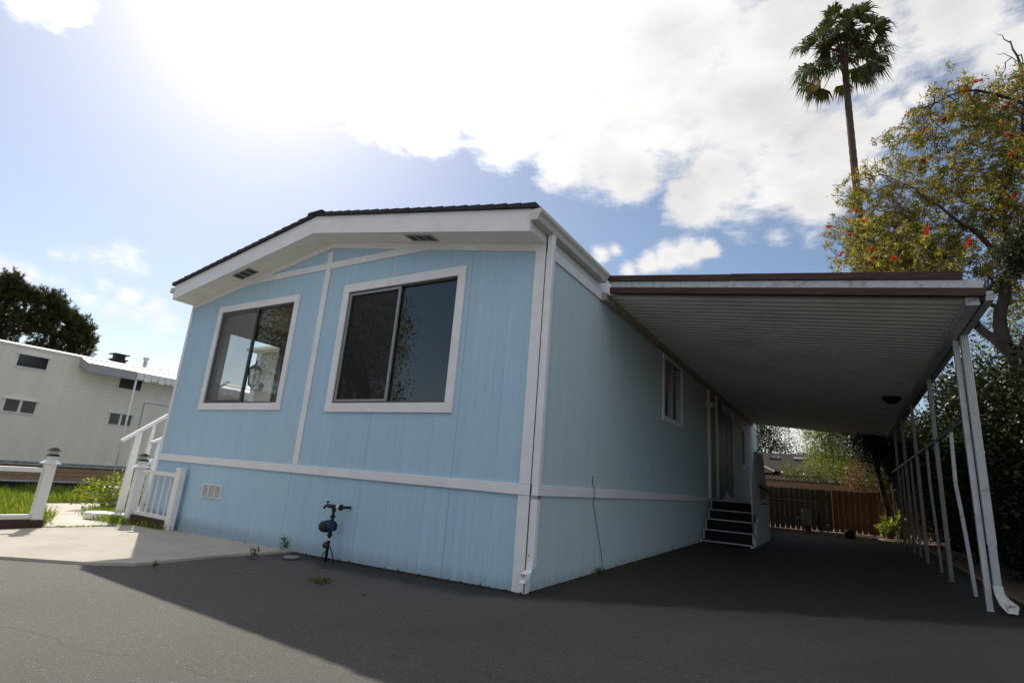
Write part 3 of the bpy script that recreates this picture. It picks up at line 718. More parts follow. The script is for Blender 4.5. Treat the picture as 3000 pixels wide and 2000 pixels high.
def build_carport():
    C = thing('carport', 'long white metal carport with ribbed ceiling and brown front fascia beside the blue house', 'carport', (1.9, 8, 0))
    Y0, Y1 = 1.47, 14.5; XL, XR = .13, 3.68
    def zb(x, y=1.47): return 3.338 - (.123 - .024 * (y - 1.47) / 12.9) * (x - .15)
    # ribbed ceiling pans, running from the house to the outer beam
    v = []; f = []
    prof = [(0, .0), (.035, 0.), (.05, .035), (.115, .035), (.13, .0), (.15, 0.)]
    ys = []
    y = Y0 + .06
    while y < Y1 - .15:
        ys += [(y + a, b) for a, b in prof[:-1]]; y += .15
    ys.append((y, 0)); n = len(ys)
    xs = (.04, 3.60)
    for lay in (0, 1):
        for x in xs:
            v += [(x, a, zb(x, a) - .012 + b + lay * .006) for a, b in ys]
    for lay in (0, 1):
        o = lay * 2 * n
        f += [((o + i, o + i + 1, o + n + i + 1, o + n + i) if lay else (o + n + i, o + n + i + 1, o + i + 1, o + i)) for i in range(n - 1)]
    MB().add(v, f).build('roof_panel', m_panel, C)
    def strip(name, x0, x1, z0, z1, y0, y1, m, **kw):
        f_ = lambda dz: [(x0, y0, zb(x0, y0) + dz), (x1, y0, zb(x1, y0) + dz), (x1, y1, zb(x1, y1) + dz), (x0, y1, zb(x0, y1) + dz)]
        return MB().hexa(f_(z0) + f_(z1)).build(name, m, C, **kw)
    strip('fascia', XL + .0, XR + .02, .0, .078, Y0 - .012, Y0 + .04, m_brown, bevel=.004)['label'] = 'lower brown board'
    strip('header', XL + .02, XR + .01, .079, .155, Y0, Y0 + .045, m_galv)
    # upper brown board in three slightly misaligned lengths
    strip('fascia', XL + .005, 1.55, .158, .232, Y0 - .02, Y0 + .03, m_brown, bevel=.004)
    strip('fascia', 1.553, 3.55, .162, .238, Y0 - .018, Y0 + .03, m_brown, bevel=.004)
    strip('eave_trim', XL, XR, -.02, .06, Y1 - .02, Y1 + .02, m_ledger)
    strip('roof_deck', .14, 3.62, .062, .085, Y0 + .05, Y1, m_galv)
    MB().hexa([(.022, Y0, 3.26), (.085, Y0, 3.26), (.085, Y1, 3.26), (.022, Y1, 3.26), (.022, Y0, 3.36), (.085, Y0, 3.35), (.085, Y1, 3.35), (.022, Y1, 3.36)]).build('ledger', m_ledger, C)
    zo = zb(3.62)
    ze = zb(3.62, Y1)
    def run(x0, x1, y0, lo, hi):
        return MB().hexa([(x0, y0, zo + lo), (x1, y0, zo + lo), (x1, Y1, ze + lo), (x0, Y1, ze + lo), (x0, y0, zo + hi), (x1, y0, zo + hi), (x1, Y1, ze + hi), (x0, Y1, ze + hi)])
    run(3.56, 3.66, Y0 + .05, -.07, .10).build('beam', m_galv, C, .004)
    run(3.665, 3.70, Y0 + .04, -.03, .12).build('fascia', m_brown, C)
    # posts, each a folded steel channel pair
    px = 3.657
    yy = [2.84, 5.16, 7.69, 9.85, 11.94, 14.2]
    for i, y in enumerate(yy):
        b = gz(px, y)
        k = MB()
        k.box(px - .030, px + .022, y - .028, y + .028, b, zb(3.62, y) - .072)
        k.box(px - .034, px + .026, y - .034, y + .034, b, b + .012)
        po = k.build('post', m_post if i == 0 else m_post_shaded, C, .004)
        if i < 3:
            for hz in (.9, .3): MB().box(px - .033, px - .0295, y - .029, y + .029, b + hz, b + hz + .015).build('joint', m_alu_dark, po)
    MB().beam((px, 2.88, 1.985), (px, 14.15, 1.985), .03, .035).build('rail', m_post_shaded, C)
    bend = [(0, 0, 1.96), (-.015, 0, 1.35), (.005, 0, 1.05), (.03, .0, .55), (.045, 0, .07)]
    for y, bn in ((3.86, 1.), (6.26, .45), (8.85, .2), (10.9, .1)):
        b = gz(px, y); k = MB()
        P = [Vector((px + x * bn, y, max(z, b))) for x, _, z in bend]
        for p, q in zip(P, P[1:]): k.beam(p, q, .034, .036, (1, 0, 0))
        k.build('stud', m_post if y < 4 else m_post_shaded, C)
    # ribbed downspout beside the first post
    dx, dy = px + .068, 2.80; b = gz(dx, dy)
    k = MB()
    rib = []
    for i in range(9): rib.append((dx - .036 + i * .009, dy - .032 - (.006 if i % 2 else 0)))
    rib += [(dx + .036, dy + .03), (dx - .036, dy + .03)]
    k.prism(rib, 'z', b + .62, zo - .02)
    rib2 = [(dx + (x - dx) * .86, dy + (y - dy) * .86) for x, y in rib]
    k.prism(rib2, 'z', b + .24, b + .62)
    d_o = k.build('downspout', m_post, C)
    e = MB(); prev = None
    for (cx, cy, cz), a in (((dx, dy, b + .25), 0), ((dx + .005, dy - .02, b + .18), 20), ((dx + .03, dy - .07, b + .11), 45), ((dx + .075, dy - .13, b + .06), 65)):
        ca, sa = math.cos(R(a)), math.sin(R(a))
        ring = [(cx + sx * .037 + sy * .012 * sa, cy + sy * .036 * ca, cz + sy * .036 * sa) for sx, sy in ((-1, -1), (1, -1), (1, 1), (-1, 1))]
        if prev: e.add(prev + ring, [(i, (i + 1) % 4, 4 + (i + 1) % 4, 4 + i) for i in range(4)])
        prev = ring
    e.build('elbow', m_post, d_o)
    # gutter on the outer edge
    run(3.702, 3.77, Y0 + .10, -.02, .07).build('gutter', m_galv, C)
    # dark light fitting under the roof
    lx, ly = 3.34, 7.35; lz = zb(lx, ly)
    L = thing('ceiling_light', 'small dark light fitting under the far right of the carport roof', 'light', (lx, ly, lz - .1))
    MB().box(lx - .14, lx + .14, ly - .16, ly + .16, lz - .05, lz - .005).build('base', m_black, L, .01)
    MB().lathe([(.0, -.13), (.08, -.12), (.11, -.085), (.12, -.05)], (lx, ly, lz), 14).build('shade', m_lantern, L)
    return C


CARPORT = build_carport()


def build_entry_steps():
    T = thing('entry_steps', 'five dark carpeted steps with white edges against the blue side wall', 'steps', (.5, 8, .05))
    st = [(6.92, .138), (7.2, .331), (7.42, .529), (7.7, .707), (7.97, .899)]
    g = gz(.5, 7.5)
    x0, x1 = .03, .95
    prevz = None
    for i, (y, z) in enumerate(st):
        yb = st[i + 1][0] if i < 4 else 9.62
        zlow = g if i == 0 else st[i - 1][1]
        s = MB().box(x0, x1, y, yb - .002, zlow if i else g, z - .004).build('step', m_carpet, T)
        e = MB().box(x0 - .005, x1 + .006, y - .016, y + .014, z - .018, z + .002)
        e.box(x0 - .005, x0 + .018, y - .012, y - .001, zlow + .004, z - .018).box(x1 - .02, x1 + .006, y - .012, y - .001, zlow + .004, z - .018)
        e.build('edge_strip', m_nosing, s)
    # closed side of the stairs
    poly = [(6.925, g)]
    for i, (y, z) in enumerate(st): poly += [(y, z - .02), (st[i + 1][0] if i < 4 else 9.62, z - .02)]
    poly += [(9.62, gz(1, 9.6))]
    MB().prism(poly, 'x', x1 + .004, x1 + .03).build('side_panel', m_siding_side, T)
    MB().prism([(9.605, gz(.5, 9.6)), (9.63, gz(.5, 9.6)), (9.63, .88), (9.605, .88)], 'x', .03, x1).build('side_panel', m_siding_side, T)
    # railing: pole, lattice panel, black hand bar
    MB().tube([(.985, 6.98, .34), (.985, 6.72, 1.38)], .018, 10).build('rail_post', m_post, T)
    MB().tube([(.985, 6.95, .36), (.985, 7.05, .30)], .014, 8).build('rail_foot', m_post, T)
    outline = [(6.80, 1.0), (7.45, 1.90), (8.58, 1.93), (9.36, .92), (8.2, .93), (7.35, .62)]
    fr = MB()
    for a, b in zip(outline, outline[1:] + outline[:1]): fr.beam((.985, *a), (.985, *b), .03, .035, (1, 0, 0))
    lt = fr.build('railing', m_lattice, T)
    sl_ = MB()
    def inside(y, lo):
        pts = []
        for (ya, za), (yb, zb_) in zip(outline, outline[1:] + outline[:1]):
            if min(ya, yb) <= y < max(ya, yb): pts.append(za + (zb_ - za) * (y - ya) / (yb - ya))
        return (min(pts), max(pts)) if len(pts) >= 2 else None
    y = 6.86
    while y < 9.3:
        r = inside(y, 0)
        if r:
            lo, hi = r
            if 8.0 < y < 9.05:
                sl_.box(.980, .990, y, y + .045, max(lo, 1.24), hi)
                sl_.box(.980, .990, y, y + .045, lo, min(hi, lo + .06))
            else: sl_.box(.980, .990, y, y + .045, lo, hi)
        y += .075
    z = .75
    while z < 1.9:
        sl_.box(.9905, .998, 7.4 if z > 1 else 7.5, 8.0 if z < 1.24 else 8.5, z, z + .035); z += .075
    sl_.build('slats', m_lattice, lt)
    MB().beam((1.02, 7.9, 1.24), (1.02, 9.3, 1.17), .07, .05).build('hand_bar', m_black, T)
    # small white paper propped on the landing
    p = MB().add([(.12, 9.0, .905), (.30, 9.0, .905), (.30, 9.06, .93), (.14, 9.07, 1.10)], [(0, 1, 2, 3)])
    p.add([(.12, 9.005, .905), (.30, 9.005, .905), (.30, 9.065, .93), (.14, 9.075, 1.10)], [(3, 2, 1, 0)])
    p.build('paper_flyer', m_tape, label='folded white paper flyer leaning by the dark side door', cat='paper')


build_entry_steps()


def build_small_house_items():
    # light by the side door
    L = thing('porch_light', 'pale floodlight fixed to white trim beside the carport side door', 'light', (.05, 7.72, 2.95))
    MB().lathe([(.0, 0), (.055, 0), (.055, .03), (0, .03)], (.0, 7.72, 2.93), 14, 'x').build('base', m_white, L)
    for dy in (-.05, .06):
        MB().lathe([(.0, 0), (.03, .005), (.05, .09), (.052, .13), (.04, .13), (.0, .12)], (.03, 7.72 + dy, 2.90), 12, 'x').build('lamp_head', m_white, L)
    # thin cable on the side wall
    MB().tube([(.004, 1.46, 1.10), (.006, 1.46, 1.0), (.026, 1.465, .955), (.026, 1.47, .855), (.008, 1.49, .80), (.01, 1.62, .55), (.012, 1.76, .28), (.014, 1.86, gz(0, 1.86) + .01)], .0035, 6) \
        .build('loose_cable', m_black, label='thin dark cable hanging down the blue side wall to the ground', cat='cable')
    # lantern seen through the front room
    x, y, z = -8.38, 2.6, 2.70; q = 1.55
    L = thing('wall_lantern', 'black carriage lantern on outside wall, seen through the smaller front window', 'lantern', (x, y, z))
    MB().lathe([(0, 0), (.06 * q, 0), (.055 * q, -.015), (0, -.02)], (x, y, z - .12 * q), 12, 'y').tube([(x, y - .015, z - .12 * q), (x, y - .08 * q, z - .18 * q), (x, y - .14 * q, z - .15 * q)], .016, 8).build('bracket', m_lantern, L)
    c = (x, y - .14 * q, z)
    MB().lathe([(.055 * q, -.12 * q), (.085 * q, .10 * q)], c, 6, smooth=False).build('lamp_glass', m_frost, L)
    k = MB().lathe([(a * q, b * q) for a, b in ((.0, -.19), (.02, -.15), (.058, -.12), (.062, -.112), (.0, -.11))], c, 6, smooth=False).lathe([(a * q, b * q) for a, b in ((.10, .10), (.09, .115), (.045, .165), (.02, .18), (.012, .23), (0, .24))], c, 6, smooth=False)
    for j in range(6):
        a = 2 * math.pi * (j + .5) / 6
        k.beam((c[0] + .057 * q * math.cos(a), c[1] + .057 * q * math.sin(a), c[2] - .12 * q), (c[0] + .087 * q * math.cos(a), c[1] + .087 * q * math.sin(a), c[2] + .10 * q), .016, .016)
    k.build('lantern_frame', m_lantern, L)
    # water meter riser
    x, y = -2.44, -.13; g = gz(x, y)
    T = thing('water_meter', 'dark water meter riser with blue meter and garden tap against the blue skirting', 'water meter', (x, y, g))
    MB().tube([(x - .01, y, g), (x - .006, y, .22), (x, y, .42), (x, y, .50)], .017, 10).tube([(x - .09, y, .535), (x + .045, y, .535)], .022, 10).tube([(x, y, .48), (x, y, .535)], .022, 10).build('pipe', m_meter, T)
    MB().lathe([(.016, 0), (.03, .005), (.03, .03), (.016, .035)], (x, y, .41), 8, smooth=False).build('union_nut', m_meter, T)
    MB().lathe([(.016, 0), (.03, .005), (.03, .03), (.016, .035)], (x - .004, y, .215), 8, smooth=False).build('union_nut', m_meter, T)
    MB().lathe([(.012, 0), (.03, .04), (.04, .07), (.045, .10), (.03, .13), (.012, .165)], (x - .002, y, .245), 12).build('meter_body', m_meter, T)
    mb = MB().lathe([(.0, -.115), (.05, -.11), (.062, -.095), (.066, -.06), (.066, .0)], (x - .005, y - .0, .325), 18, 'y').build('meter_dial', m_blue, T)
    MB().lathe([(.0, -.14), (.045, -.138), (.055, -.125), (.056, -.112), (0, -.112)], (x - .005, y, .325), 18, 'y').build('lid', m_meter, mb)
    MB().lathe([(.0, 0), (.055, .0), (.058, .02), (.04, .035), (0, .04)], (x + .005, y + .012, .325), 8, 'y', smooth=False).build('flange', m_meter, T)
    MB().tube([(x + .045, y, .535), (x + .085, y, .535)], .0225, 10).build('tape_wrap', m_tape, T)
    MB().lathe([(.0, 0), (.034, .0), (.036, .012), (.02, .018)], (x + .10, y, .535), 10, 'x').tube([(x + .085, y, .535), (x + .10, y, .535)], .018, 10).tube([(x + .108, y, .535), (x + .118, y + .06, .535), (x + .118, .13 + y, .535)], .016, 8).build('wall_pipe', m_meter, T)
    MB().tube([(x - .075, y, .535), (x - .125, y, .535), (x - .15, y, .53), (x - .165, y, .505)], [.018, .014, .013, .015], 8).tube([(x - .115, y, .54), (x - .115, y, .575)], .008, 6).lathe([(.0, 0), (.02, 0), (.02, .012), (0, .012)], (x - .115, y, .575), 8).build('tap', m_meter, T)
    MB().tube([(x - .04, y, .12), (x, y, .12)], .02, 8).lathe([(0, 0), (.035, 0), (.036, .02), (0, .024)], (x - .06, y, .12), 10, 'x').build('valve', m_rust, T)
    MB().tube([(x - .005, y - .01, .11), (x + .05, y - .02, .115), (x + .10, y - .015, .04), (x + .13, y - .01, gz(x, y) + .006)], .006, 6).tube([(x - .01, y - .01, .07), (x - .045, y - .02, .03), (x - .05, y - .02, g + .005)], .006, 6).build('hose', m_black, T)
    MB().tube([(x - .008, y, .175), (x - .006, y, .198)], .0185, 10).build('tape_wrap', m_tape, T)
    # cleanout lid
    x, y = -2.81, -.30; g = gz(x, y)
    c = MB().lathe([(.085, .0), (.088, .016), (.08, .022), (.0, .024)], (x, y, g + .012), 24)
    o = c.build('access_lid', m_lid, label='round pale plastic access lid set flush in asphalt near the meter', cat='lid')


build_small_house_items()


# ------------------------------------------------------------------ low white fences with post lanterns
def fence_post(par, x, y, name='post'):
    b = gz(x, y)
    p = MB().box(x - .058, x + .058, y - .058, y + .058, b + .03, b + .86).build(name, m_white, par, .004)
    z = b + .86
    c = MB()
    w, w2 = .098, .04
    c.hexa([(x - w, y - w, z), (x + w, y - w, z), (x + w, y + w, z), (x - w, y + w, z), (x - w2, y - w2, z + .055), (x + w2, y - w2, z + .055), (x + w2, y + w2, z + .055), (x - w2, y + w2, z + .055)])
    c.box(x - .045, x + .045, y - .045, y + .045, z + .04, z + .10)
    c.build('cap', m_white, p)
    l = MB().hexa([(x - .062, y - .062, z + .101), (x + .062, y - .062, z + .101), (x + .062, y + .062, z + .101), (x - .062, y + .062, z + .101),
                   (x - .048, y - .048, z + .125), (x + .048, y - .048, z + .125), (x + .048, y + .048, z + .125), (x - .048, y + .048, z + .125)])
    w, w2 = .068, .022
    l.hexa([(x - w, y - w, z + .17), (x + w, y - w, z + .17), (x + w, y + w, z + .17), (x - w, y + w, z + .17), (x - w2, y - w2, z + .215), (x + w2, y - w2, z + .215), (x + w2, y + w2, z + .215), (x - w2, y + w2, z + .215)])
    l.build('lantern', m_lantern, p)
    MB().box(x - .04, x + .04, y - .04, y + .04, z + .125, z + .17).build('lamp_glass', m_frost, p)
    return p


def build_fences():
    F = thing('low_fence', 'low white two-rail fence on dark board edging the lawn, lantern on its end post', 'fence', (-6.75, -2.6, -.16))
    X = -6.77
    fence_post(F, X, -1.33)
    fence_post(F, X, -3.6)
    for z in (.60, .0):
        MB().box(X - .03, X + .03, -3.52, -1.41, z - .015, z + .045).build('rail', m_white, F, .004)
    MB().box(X - .06, X + .07, -4.2, -1.25, gz(X, -2.5) - .0, -.022).build('base_board', m_brown, F)
    G = thing('low_fence', 'short white baluster fence between its lantern post and the front wall corner', 'fence', (-6.4, -.12, -.14))
    fence_post(G, -6.88, -.13)
    MB().box(-5.85, -5.72, -.145, -.06, gz(-5.8, 0) + .03, .77).build('post', m_white, G, .004)
    MB().box(-6.80, -5.85, -.13, -.085, .635, .69).build('rail', m_white, G, .003)
    MB().box(-6.80, -5.85, -.13, -.085, .03, .085).build('rail', m_white, G, .003)
    for i in range(5):
        x = -6.68 + i * .175
        MB().box(x - .010, x + .010, -.118, -.098, .085, .635).build('baluster', m_white, G)
    MB().box(-6.80, -5.85, -.16, -.04, gz(-6.3, 0) + .03, .028).build('base_board', m_brown, G)
    # steps and handrails to the entry on the left side of the house
    T = thing('porch_stairs', 'white wooden porch stairs with sloping handrails beyond the left house corner', 'stairs', (-7.3, .9, -.1))
    slope = .82
    for i in range(5):
        y0 = .45 + i * .24; g = gz(-7.3, y0) + .03
        MB().box(-7.72, -6.9, y0, y0 + .24 if i < 4 else 2.57, g if i == 0 else -.1 + i * .19, .07 + i * .19).build('step', m_white, T, .004)
    MB().beam((-7.8, -.10, 1.10), (-7.8, 1.5, 1.10 + 1.6 * slope), .09, .045, (0, 0, 1)).build('handrail', m_white, T, .004)
    for y, w in ((.13, .10), (.34, .05), (.58, .05), (.95, .05)):
        b = gz(-7.8, y) + .02
        MB().box(-7.83, -7.77, y - w / 2, y + w / 2, b, 1.07 + (y + .10) * slope).build('baluster', m_white, T)
    MB().beam((-6.86, -.13, .745), (-6.86, .03, .86), .07, .04).build('handrail', m_white, T)
    MB().beam((-6.86, -.08, 1.10), (-6.86, .6, 1.5), .07, .04).build('handrail', m_white, T)
    MB().box(-6.885, -6.835, .0, .06, gz(-6.9, 0) + .02, 1.12).build('baluster', m_white, T)
    MB().box(-6.885, -6.835, .45, .5, gz(-6.9, 0) + .02, 1.4).build('baluster', m_white, T)


build_fences()


# ------------------------------------------------------------------ neighbour's trailer on the left
def build_trailer():
    X = -16.0
    T = thing('trailer_home', 'long cream neighbouring trailer home with small windows behind the lawn', 'trailer home', (-17.6, 2, -.2))
    m = bpy.data.materials.new('lapped_trailer_siding'); m.use_nodes = True
    k = NT(m.node_tree); b = k.n['Principled BSDF']; oc = k.node('ShaderNodeTexCoord').outputs['Object']
    sx = k.node('ShaderNodeSeparateXYZ'); k.link(oc, sx.inputs[0])
    fr = k.math('FRACT', k.math('DIVIDE', sx.outputs[2], .115))
    ln = k.rng(fr, .9, .97, 0, 1)
    fr2 = k.math('FRACT', k.math('DIVIDE', k.math('ADD', sx.outputs[1], 40.3), 1.35)); ln2 = k.rng(fr2, .988, .994, 0, 1)
    n = k.noise(k.mapping(oc, (3, 3, 1)), 1., 5, .6)
    c = k.mix(k.rng(n, .35, .7), (.78, .75, .66), (.86, .83, .74))
    c = k.mix(k.math('MULTIPLY', k.math('MAXIMUM', ln, k.math('MULTIPLY', ln2, .7)), .28), c, (.25, .24, .21))
    k.link(c, b.inputs['Base Color']); b.inputs['Roughness'].default_value = .45
    bn = k.node('ShaderNodeBump'); bn.inputs['Strength'].default_value = .35; bn.inputs['Distance'].default_value = .01
    k.link(fr, bn.inputs['Height']); k.link(bn.outputs[0], b.inputs['Normal'])
    ends = (-9., 13.)
    MB().box(X - 3.2, X, *ends, .46, 3.40).build('wall', m, T)
    rp = [(X + .03, 3.38), (X + .03, 3.42), (X - .5, 3.52), (X - 2.7, 3.52), (X - 3.23, 3.42), (X - 3.23, 3.38)]
    MB().prism(rp, 'y', ends[0] - .05, ends[1] + .05).build('roof', m_white, T)
    MB().box(X - .02, X + .02, *ends, .42, .46).box(X - .02, X + .015, *ends, .36, .40).build('base_trim', m_galv, T)
    sk = MB()
    for i in range(3):
        z0 = -.02 + i * .115
        sk.box(X - .05, X - .03 + .004 * (i % 2), *ends, z0, z0 + .105)
    sk.box(X - .05, X - .02, *ends, .33, .36)
    sk.build('skirting', m_tan, T)
    MB().box(X - .05, X - .012, *ends, -.075, -.025).build('base_trim', m_galv, T)
    MB().box(X - .06, X - .04, *ends, gz(X, 2) - .05, .42).build('crawl_shade', m_black, T)  # black sheet standing in for the shade under the trailer
    for i, (y0, y1, z0, z1, two) in enumerate(((.54, 1.18, 2.87, 3.18, 0), (.55, 1.19, 1.68, 1.99, 1), (2.97, 3.55, 1.64, 1.96, 1), (2.99, 3.6, 2.72, 3.03, 0), (-1.9, -1.2, 1.68, 2.0, 1), (-1.9, -1.25, 2.87, 3.18, 0), (-4.4, -3.6, 1.68, 2.0, 1))):
        w = MB().box(X, X + .03, y0 - .03, y1 + .03, z0 - .03, z0).box(X, X + .03, y0 - .03, y0, z0, z1).box(X, X + .03, y1, y1 + .03, z0, z1).box(X, X + .06, y0 - .06, y1 + .06, z1, z1 + .025)
        if two: w.box(X, X + .025, (y0 + y1) / 2 - .03, (y0 + y1) / 2 + .03, z0, z1)
        wo = w.build('window', m_white, T)
        MB().add([(X + .012, y0, z0), (X + .012, y1, z0), (X + .012, y1, z1), (X + .012, y0, z1)], [(0, 1, 2, 3)]).build('pane', m_darkglass, wo)
        if two:
            cu = MB(); q = y0 + .02
            while q < y1 - .03: cu.box(X + .002, X + .006, q, q + .03, z0 + .02, z1 - .02); q += .055
            cu.build('curtain', m_curtain, wo)
    # door under the awning
    MB().box(X, X + .02, 3.80, 3.83, .5, 2.40).box(X, X + .02, 4.6, 4.63, .5, 2.40).box(X, X + .02, 3.83, 4.6, 2.37, 2.40).build('door_frame', m_galv, T)
    MB().box(X, X + .008, 3.83, 4.6, .5, 2.37).build('door', m, T)
    # roof vents
    c = (X - 1.1, 3.25); z = 3.5
    MB().box(c[0] - .16, c[0] + .16, c[1] - .16, c[1] + .16, z, z + .16).box(c[0] - .13, c[0] + .13, c[1] - .13, c[1] + .13, z + .20, z + .33).box(c[0] - .2, c[0] + .2, c[1] - .2, c[1] + .2, z + .16, z + .20).box(c[0] - .22, c[0] + .22, c[1] - .22, c[1] + .22, z + .33, z + .36).build('chimney', m_meter, T)
    MB().lathe([(.055, 0), (.055, .32), (.085, .325), (.085, .40), (.0, .41)], (X - .9, 3.95, 3.5), 12).lathe([(.07, .18), (.08, .185), (.07, .195)], (X - .9, 3.95, 3.5), 12).build('vent_pipe', m_galv, T)
    MB().lathe([(.04, 0), (.04, .10), (.0, .11)], (X - .9, 4.45, 3.5), 10).build('vent_pipe', m_galv, T)
    # awning: straight valance with shade in its grey, scalloped one white as if sunlit
    D = .6; Y1_, Y2_, Y3_ = 1.90, 3.14, 7.6
    A = MB().hexa([(X, Y1_, 3.36), (X + D, Y1_, 3.17), (X + D, Y3_, 3.17), (X, Y3_, 3.36), (X, Y1_, 3.40), (X + D, Y1_, 3.21), (X + D, Y3_, 3.21), (X, Y3_, 3.40)]).build('awning', m_white, T)
    va = MB().box(X + D + .002, X + D + .012, Y1_, Y2_, 2.98, 3.215)
    va.prism([(X + .02, 3.39), (X + D, 3.21), (X + D, 2.99), (X + .02, 3.17)], 'y', Y1_ - .012, Y1_ - .002)
    q = Y1_
    while q < Y2_ - .04:
        va.prism([(q, 2.98), (q + .06, 2.98), (q + .03, 2.94)], 'x', X + D + .003, X + D + .011); q += .062
    va.build('valance', m_valance_shaded, A)
    va = MB(); q = Y2_ + .02; i = 0
    while q < Y3_ - .2:
        dz = .0 if i % 2 == 0 else .03
        va.prism([(q, 3.21), (q + .19, 3.21), (q + .19, 3.02 - dz), (q + .15, 2.99 - dz), (q + .04, 2.99 - dz), (q, 3.02 - dz)], 'x', X + D + .002, X + D + .012); q += .205; i += 1
    va.build('valance', m_white, A)
    MB().tube([(X + D - .03, 3.22, gz(X + D, 3)), (X + D - .03, 3.18, 3.18)], .028, 8).build('awning_post', m_white, T)



m_darkglass = M('dark_trailer_glass', (.03, .032, .033), .08, .2, 3, spec=.6)
m_curtain = M('pale_curtain', (.22, .22, .20), .8, .2, 30)
m_valance_shaded = M('shaded_valance', (.36, .36, .38), .7, .05, 8)
build_trailer()


# ------------------------------------------------------------------ behind the carport
def board_fence(name, label, x0, x1, y, ztop, m, gap, dy=0., top=None):
    F = thing(name, label, 'fence', ((x0 + x1) / 2, y, gz(x0, y)))
    x = x0; i = 0
    k = MB()
    while x < x1 - .02:
        w = min(.138, x1 - x)
        b = gz(x, y) + .02
        dz = random.uniform(-.012, .012); z = ztop + dz
        t = random.uniform(-.004, .004)
        # notched foot lets light through between the boards
        k.prism([(x + .012, b), (x + w - gap - .012, b), (x + w - gap, b + .16), (x + w - gap, z - .03), (x + w - gap - .02, z), (x + .02, z), (x, z - .03), (x, b + .16)], 'y', y - .01 + t, y + .01 + t)
        x += .145; i += 1
    k.build('boards', m, F)
    for z in (ztop - .25, .45):
        MB().beam((x0, y + .035, z), (x1, y + .035, z), .04, .09).build('rail', m, F)
    return F


